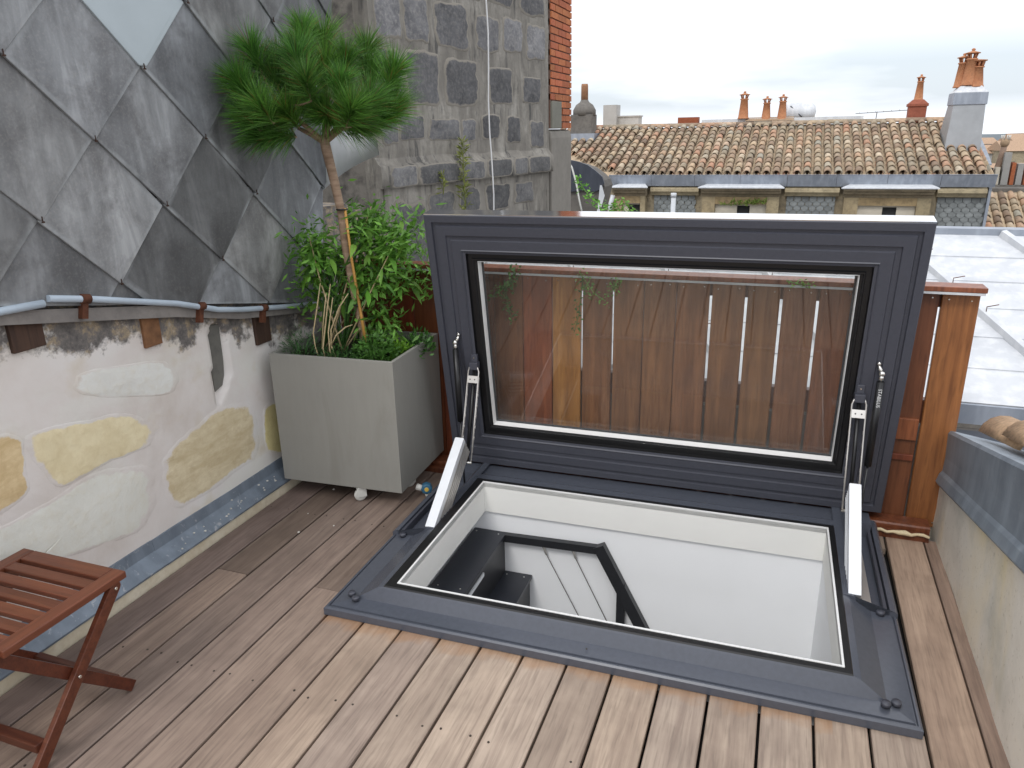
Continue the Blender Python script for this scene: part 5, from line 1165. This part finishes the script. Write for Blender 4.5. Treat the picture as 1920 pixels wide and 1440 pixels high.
obj('stack', MB().box(-.17, .17, -.16, .16, 0, .42).box(-.195, .195, -.185, .185, .36, .42), M['redstack'], rs, bevel=.01); obj('shoulder', MB().hexa([(-.18, -.17, .42), (.18, -.17, .42), (.18, .17, .42), (-.18, .17, .42)], [(-.1, -.1, .5), (.1, -.1, .5), (.1, .1, .5), (-.1, .1, .5)]), M['redstack'], rs)
pot('chimney_pot', 'slender crowned clay pot on top of the red brick stack', 3.64, 17.3, 2.09, .52, .72, grp=G1)
# big zinc clad chimney
zcn = thing('zinc_chimney', 'tall tapered grey zinc clad chimney standing on the right end of the tiled roof', 'chimney', (4.245, 15.6, 0))
def fru(b, t): return MB().hexa(b, t)
def rc(x0, x1, y0, y1, z): return [(x0, y0, z), (x1, y0, z), (x1, y1, z), (x0, y1, z)]
obj('lower_shaft', fru([(-.30, -.35, .86), (.34, -.35, .86), (.34, .9, .86), (-.30, .9, .86)], rc(-.22, .31, -.22, .35, 1.98)), M['zincpale'], zcn, color=(1, 1, 1))
obj('upper_band', fru(rc(-.245, .335, -.245, .37, 1.93), rc(-.24, .33, -.24, .37, 2.15)), M['zincfar'], zcn, bevel=.01)
obj('shoulder', fru(rc(-.24, .33, -.24, .37, 2.151), rc(-.13, .22, -.12, .25, 2.27)), M['zincpale'], zcn)
obj('base_flashing', MB().prism([(-.55, .86), (-.25, .98), (1.3, 1.5), (1.3, 1.45), (-.55, .83)], 0, -.50, .52), M['zincfar'], zcn)
mpz = simple('grey_zinc_sheet', (.33, .34, .35), .42, .3, .1, 5)
for o in zcn.children:
    if o.name.startswith('lower_shaft'): o.data.materials[0] = mpz
for i, (x, y, s_, h_, l_) in enumerate(((-.11, .12, .95, .62, 'leftmost clay pot on the zinc clad chimney'), (.0, -.02, 1.0, .66, 'middle clay pot with a pointed cap on the zinc clad chimney'), (.12, .0, 1.15, .55, 'broad right hand clay pot on the zinc clad chimney'))):
    pot('chimney_pot', l_, 4.245 + x, 15.6 + y, 2.25 if i != 1 else 2.28, h_ if i != 2 else .50, s_, crown=(i != 2), grp=G1)
cr_ = thing('pot_rim', 'flared crenellated clay rim topping the broad right pot', 'chimney pot', (4.365, 15.6, 2.61))
for i in range(8): a = i * math.pi / 4; obj('pillar', MB().tube([(.08 * math.cos(a), .08 * math.sin(a), 0), (.10 * math.cos(a), .10 * math.sin(a), .09)], .02, 5), M['pot'], cr_)
obj('rim', MB().lathe([(.09, .085), (.145, .10), (.15, .115), (.02, .13)], n=16), M['pot'], cr_)
# left bottle shaped chimney
lc = thing('bottle_chimney', 'sooty grey bottle shaped chimney beside the brick wall', 'chimney', (-3.53, 16.4, 1.35))
obj('stack', MB().box(-.27, .24, -.25, .25, .1, .62), M['greystack'], lc, bevel=.01)
obj('shoulder', MB().lathe([(.27, .60), (.27, .72), (.2, .84), (.11, .90), (.085, .95)], n=18), M['greystack'], lc)
obj('spout', MB().lathe([(.085, .94), (.082, 1.25), (.075, 1.3)], n=14), M['tiletan'], lc, color=(.95, .7, .6)); obj('base_flashing', MB().box(-.4, .32, -.32, .3, .02, .2), M['zincfar'], lc)
bk = obj('distant_block', MB().box(-.05, .3, 0, .5, 0, .58), M['concretefar'], loc=(-3.55, 18.6, 1.66)); tag(bk, 'pale block of a distant roof building behind the bottle chimney', 'building')
bk = obj('distant_block', MB().box(-.35, .3, 0, .5, 0, .30).box(-.38, .33, -.03, .5, .3, .33), M['concretefar'], loc=(-3.0, 18.8, 1.64), color=(1.2, 1.2, 1.2)); tag(bk, 'low pale distant roof building left of the tiled ridge', 'building')
# dark curved flashing and rendered outbuilding between the pier and the tiled building
db = thing('dark_outbuilding', 'dark rendered gable with a curved black zinc edge under the tiled roof', 'outbuilding', (-1.52, 8, 0))
cur = [(-.5, .32), (-.1, 1.26 - .0), (.0, 1.245), (.12, 1.215), (.25, 1.16), (.36, 1.09), (.44, 1.02), (.475, .95)]
cur = [(-.5, 1.26), (0, 1.245), (.12, 1.222), (.25, 1.175), (.36, 1.10), (.44, 1.03), (.47, .95)]
obj('gable_wall', MB().prism([(x, z - .05) for x, z in cur] + [(.40, .6), (.38, -2), (-.5, -2)], 1, .03, .5), M['greystack'], db, color=(.8, .8, .8))
obj('curved_flashing', MB().prism([(x, z) for x, z in cur] + [(.42, .87), (.34, .84), (.2, .86), (-.05, .83), (-.5, .80)], 1, -.01, .028), M['zincdark'], db)
o = obj('zinc_flap', MB().prism([(-1.085 + 0, .93), (-1.06, .93), (-1.02, .80), (-1.06, .66), (-1.09, .55), (-1.12, .60), (-1.10, .75)], 1, 7.9, 7.905), M['zincpale']); tag(o, 'narrow pale zinc flap hanging at the corner of the dark gable', 'zinc sheet')
o = obj('loose_cable', MB().tube([(-1.52, 7.9, 1.24), (-1.46, 7.9, 1.15), (-1.40, 7.9, .95), (-1.36, 7.9, .75), (-1.30, 7.9, .5)], .012, 6), M['wheel']); tag(o, 'pale loose cable hanging down the dark gable', 'cable')
o = obj('vent_pipe', MB().tube([(-.15, 8, -1), (-.15, 8, .79)], .03, 12).lathe([(.036, .78), (.036, .83)], (-.15, 8, 0), 12), M['zincpale']); tag(o, 'white vent pipe poking above the hatch edge before the facade', 'pipe')
o = obj('downpipe', MB().tube([(-2.28, 13.8, -1), (-2.27, 13.8, .15), (-2.22, 13.8, .33)], .045, 10), M['zincpale']); tag(o, 'pale downpipe at the left corner of the tiled building', 'pipe')
o = weedstalk('ledge_weed', (.0, 13.85, .15), (.80, 13.85, .21), M['weed'], 130, .12, .07); tag(o, 'mossy green weeds on the middle dormer lintel', 'weed'); o.color = (.7, .9, .6, 1)

# ================================================================== FAR RIGHT
rb2 = thing('lower_tiled_roof', 'lower tiled roof at the far right beyond the zinc chimney building', 'roof', (5.2, 16.3, -.9))
mr_ = MB(); sl2 = rad(24)
for c_ in range(12):
    for r_ in range(9):
        mt = Matrix.Translation(Vector((-.05 + c_ * .2 + rnd(-.01, .01), r_ * .26 * math.cos(sl2), r_ * .26 * math.sin(sl2)))) @ Matrix.Rotation(sl2 - rad(3), 4, 'X')
        if r_ >= 1:
            o = bpy.data.objects.new('roof_tile', tme); COL.objects.link(o); o.parent = rb2; o.matrix_local = mt @ Matrix.Scale(1.12, 4)
obj('roof_slab', MB().hexa([(-.3, 0, -.06), (2.6, 0, -.06), (2.6, 2.3, .96), (-.3, 2.3, .96)], [(-.3, 0, -.02), (2.6, 0, -.02), (2.6, 2.3, 1.0), (-.3, 2.3, 1.0)]), M['tilestuff'], rb2)
obj('wall_below', MB().box(-.3, 2.6, .2, 2.3, -8, -.05), M['greystack'], rb2)
obj('ridge_coping', MB().box(-.3, 2.6, 2.25, 2.55, .95, 1.08), M['greystack'], rb2, bevel=.03)
sb2 = thing('stub_wall', 'ruined brick and render wall with upright stubs at the far right', 'wall', (5.25, 19.2, 0))
obj('coping', MB().box(-.2, 2.4, 0, .3, .05, .2), M['greystack'], sb2, bevel=.03); obj('wall_below', MB().box(-.2, 2.4, .05, .3, -6, .05), M['greystack'], sb2)
obj('dark_side', MB().box(.0, .45, .1, .4, .2, .58), M['felt'], sb2)
for i, (x, w, h, mt) in enumerate(((.48, .09, .62, 'shutter'), (.62, .14, .95, 'concretefar'), (.80, .08, .72, 'brick'), (.92, .12, .70, 'concretefar'), (1.08, .10, .66, 'brick'), (1.22, .1, .72, 'concretefar'), (1.36, .2, .6, 'brick'), (1.6, .3, .7, 'concretefar'))):
    obj('stub', MB().box(x, x + w, .0, .2, .2, h - .02), M[mt], sb2, color=(.8, .8, .8))
tc2 = thing('tall_thin_chimney', 'tall thin clay chimney with a spiked top at the far right', 'chimney', (5.86, 19.4, .35))
obj('shaft', MB().tube([(-.10, 0, -.2), (-.02, 0, .5), (0, 0, .72)], [.085, .07, .06], 12), M['greystack'], tc2, color=(1.6, 1.2, 1)); obj('cap', MB().lathe([(.06, .70), (.095, .76), (.10, .82), (.07, .88)], n=12), M['tiletan'], tc2)
for i in range(6): a = i * math.pi / 3; obj('spike', MB().tube([(.08 * math.cos(a), .08 * math.sin(a), .86), (.095 * math.cos(a), .095 * math.sin(a), .97)], .010, 4), M['wheel'], tc2)
# distant houses, roof colour paled to stand for haze
HS = [(13.2, 62, -1.0, 3.5, 1.1, 'concretefar'), (16.2, 60, -.9, 3.0, 1.3, 'capstone'), (14.9, 68, -.4, 2.2, .9, 'concretefar'), (18.5, 66, -.4, 4, 1.2, 'concretefar'), (9.6, 44, -1.6, 2.6, 1.2, 'capstone'), (11.2, 41, -1.3, 2.2, 1.0, 'concretefar'), (22, 72, -.2, 5, 1.2, 'capstone'), (-9, 46, 0, 6, 1, 'concretefar'), (-16, 60, 0, 7, 1.3, 'capstone')]
LB = ['pale rendered distant house on the skyline nearest the zinc chimney', 'stone coloured distant house at the photo edge', 'small pale house farthest back on the skyline', 'wide pale distant house beyond the photo edge', 'stone coloured house in the middle distance behind the stub wall', 'pale house in the middle distance behind the stub wall', 'broad stone house far off beyond the photo edge', 'pale distant house hidden behind the brick wall', 'stone house hidden far behind the slate cladding']
for (x, y, z, w, h, mt), lb in zip(HS, LB):
    hs = thing('distant_house', lb, 'house', (x, y, z), rnd(-.3, .3), 'distant houses on the skyline')
    obj('wall', MB().box(-w / 2, w / 2, 0, 3, -9, h * .5), M[mt], hs); obj('roof', MB().prism([(-.15, h * .5), (3.15, h * .5), (1.5, h)], 0, -w / 2 - .1, w / 2 + .1), M['tiletan'], hs, color=(1.25, 1.2, 1.25))
    for wx in (-w * .3, 0, w * .3): obj('window', MB().box(wx - .12, wx + .12, -.03, .01, -.5, -.05), M['facadedark'], hs)
m = MB(); random.seed(5)
for i in range(1500):
    x = rnd(8, 70); y = rnd(75, 110); z = -4 + 3.4 * abs(noise.noise(Vector((x * .12, y * .1, 2)))) ** .5 + rnd(0, 3.0) * random.random(); c_ = Vector((x, y, z)); s = rnd(.3, .9)
    v = [c_ + Vector((rnd(-1, 1), rnd(-1, 1), rnd(-.7, .7))) * s for _ in range(4)]; m.add(v, [(0, 1, 2), (0, 2, 3), (0, 1, 3)])
o = obj('distant_trees', m, M['leafdark'], fix=False, stuff=True, color=(2.4, 2.2, 2.6)); o['label'] = 'hazy line of distant trees on the horizon'  # pale tint puts the haze into the leaf colour
hz = simple('distant_hills_grey_green', (.22, .25, .27), .95, 0, .1, .05)
m = MB(); vs = []
for i in range(81):
    x = -300 + i * 10; vs += [(x, 300 + 20 * math.sin(i), -10), (x, 300 + 20 * math.sin(i), -1.2 + 1.6 * noise.noise(Vector((i * .13, 0, 0)))), (x, 380, -10)]
m.add(vs, [(i * 3 + j, (i + 1) * 3 + j, (i + 1) * 3 + j + 1, i * 3 + j + 1) for i in range(80) for j in range(2)], True)
h_ = obj('hills', m, hz); struct(h_)
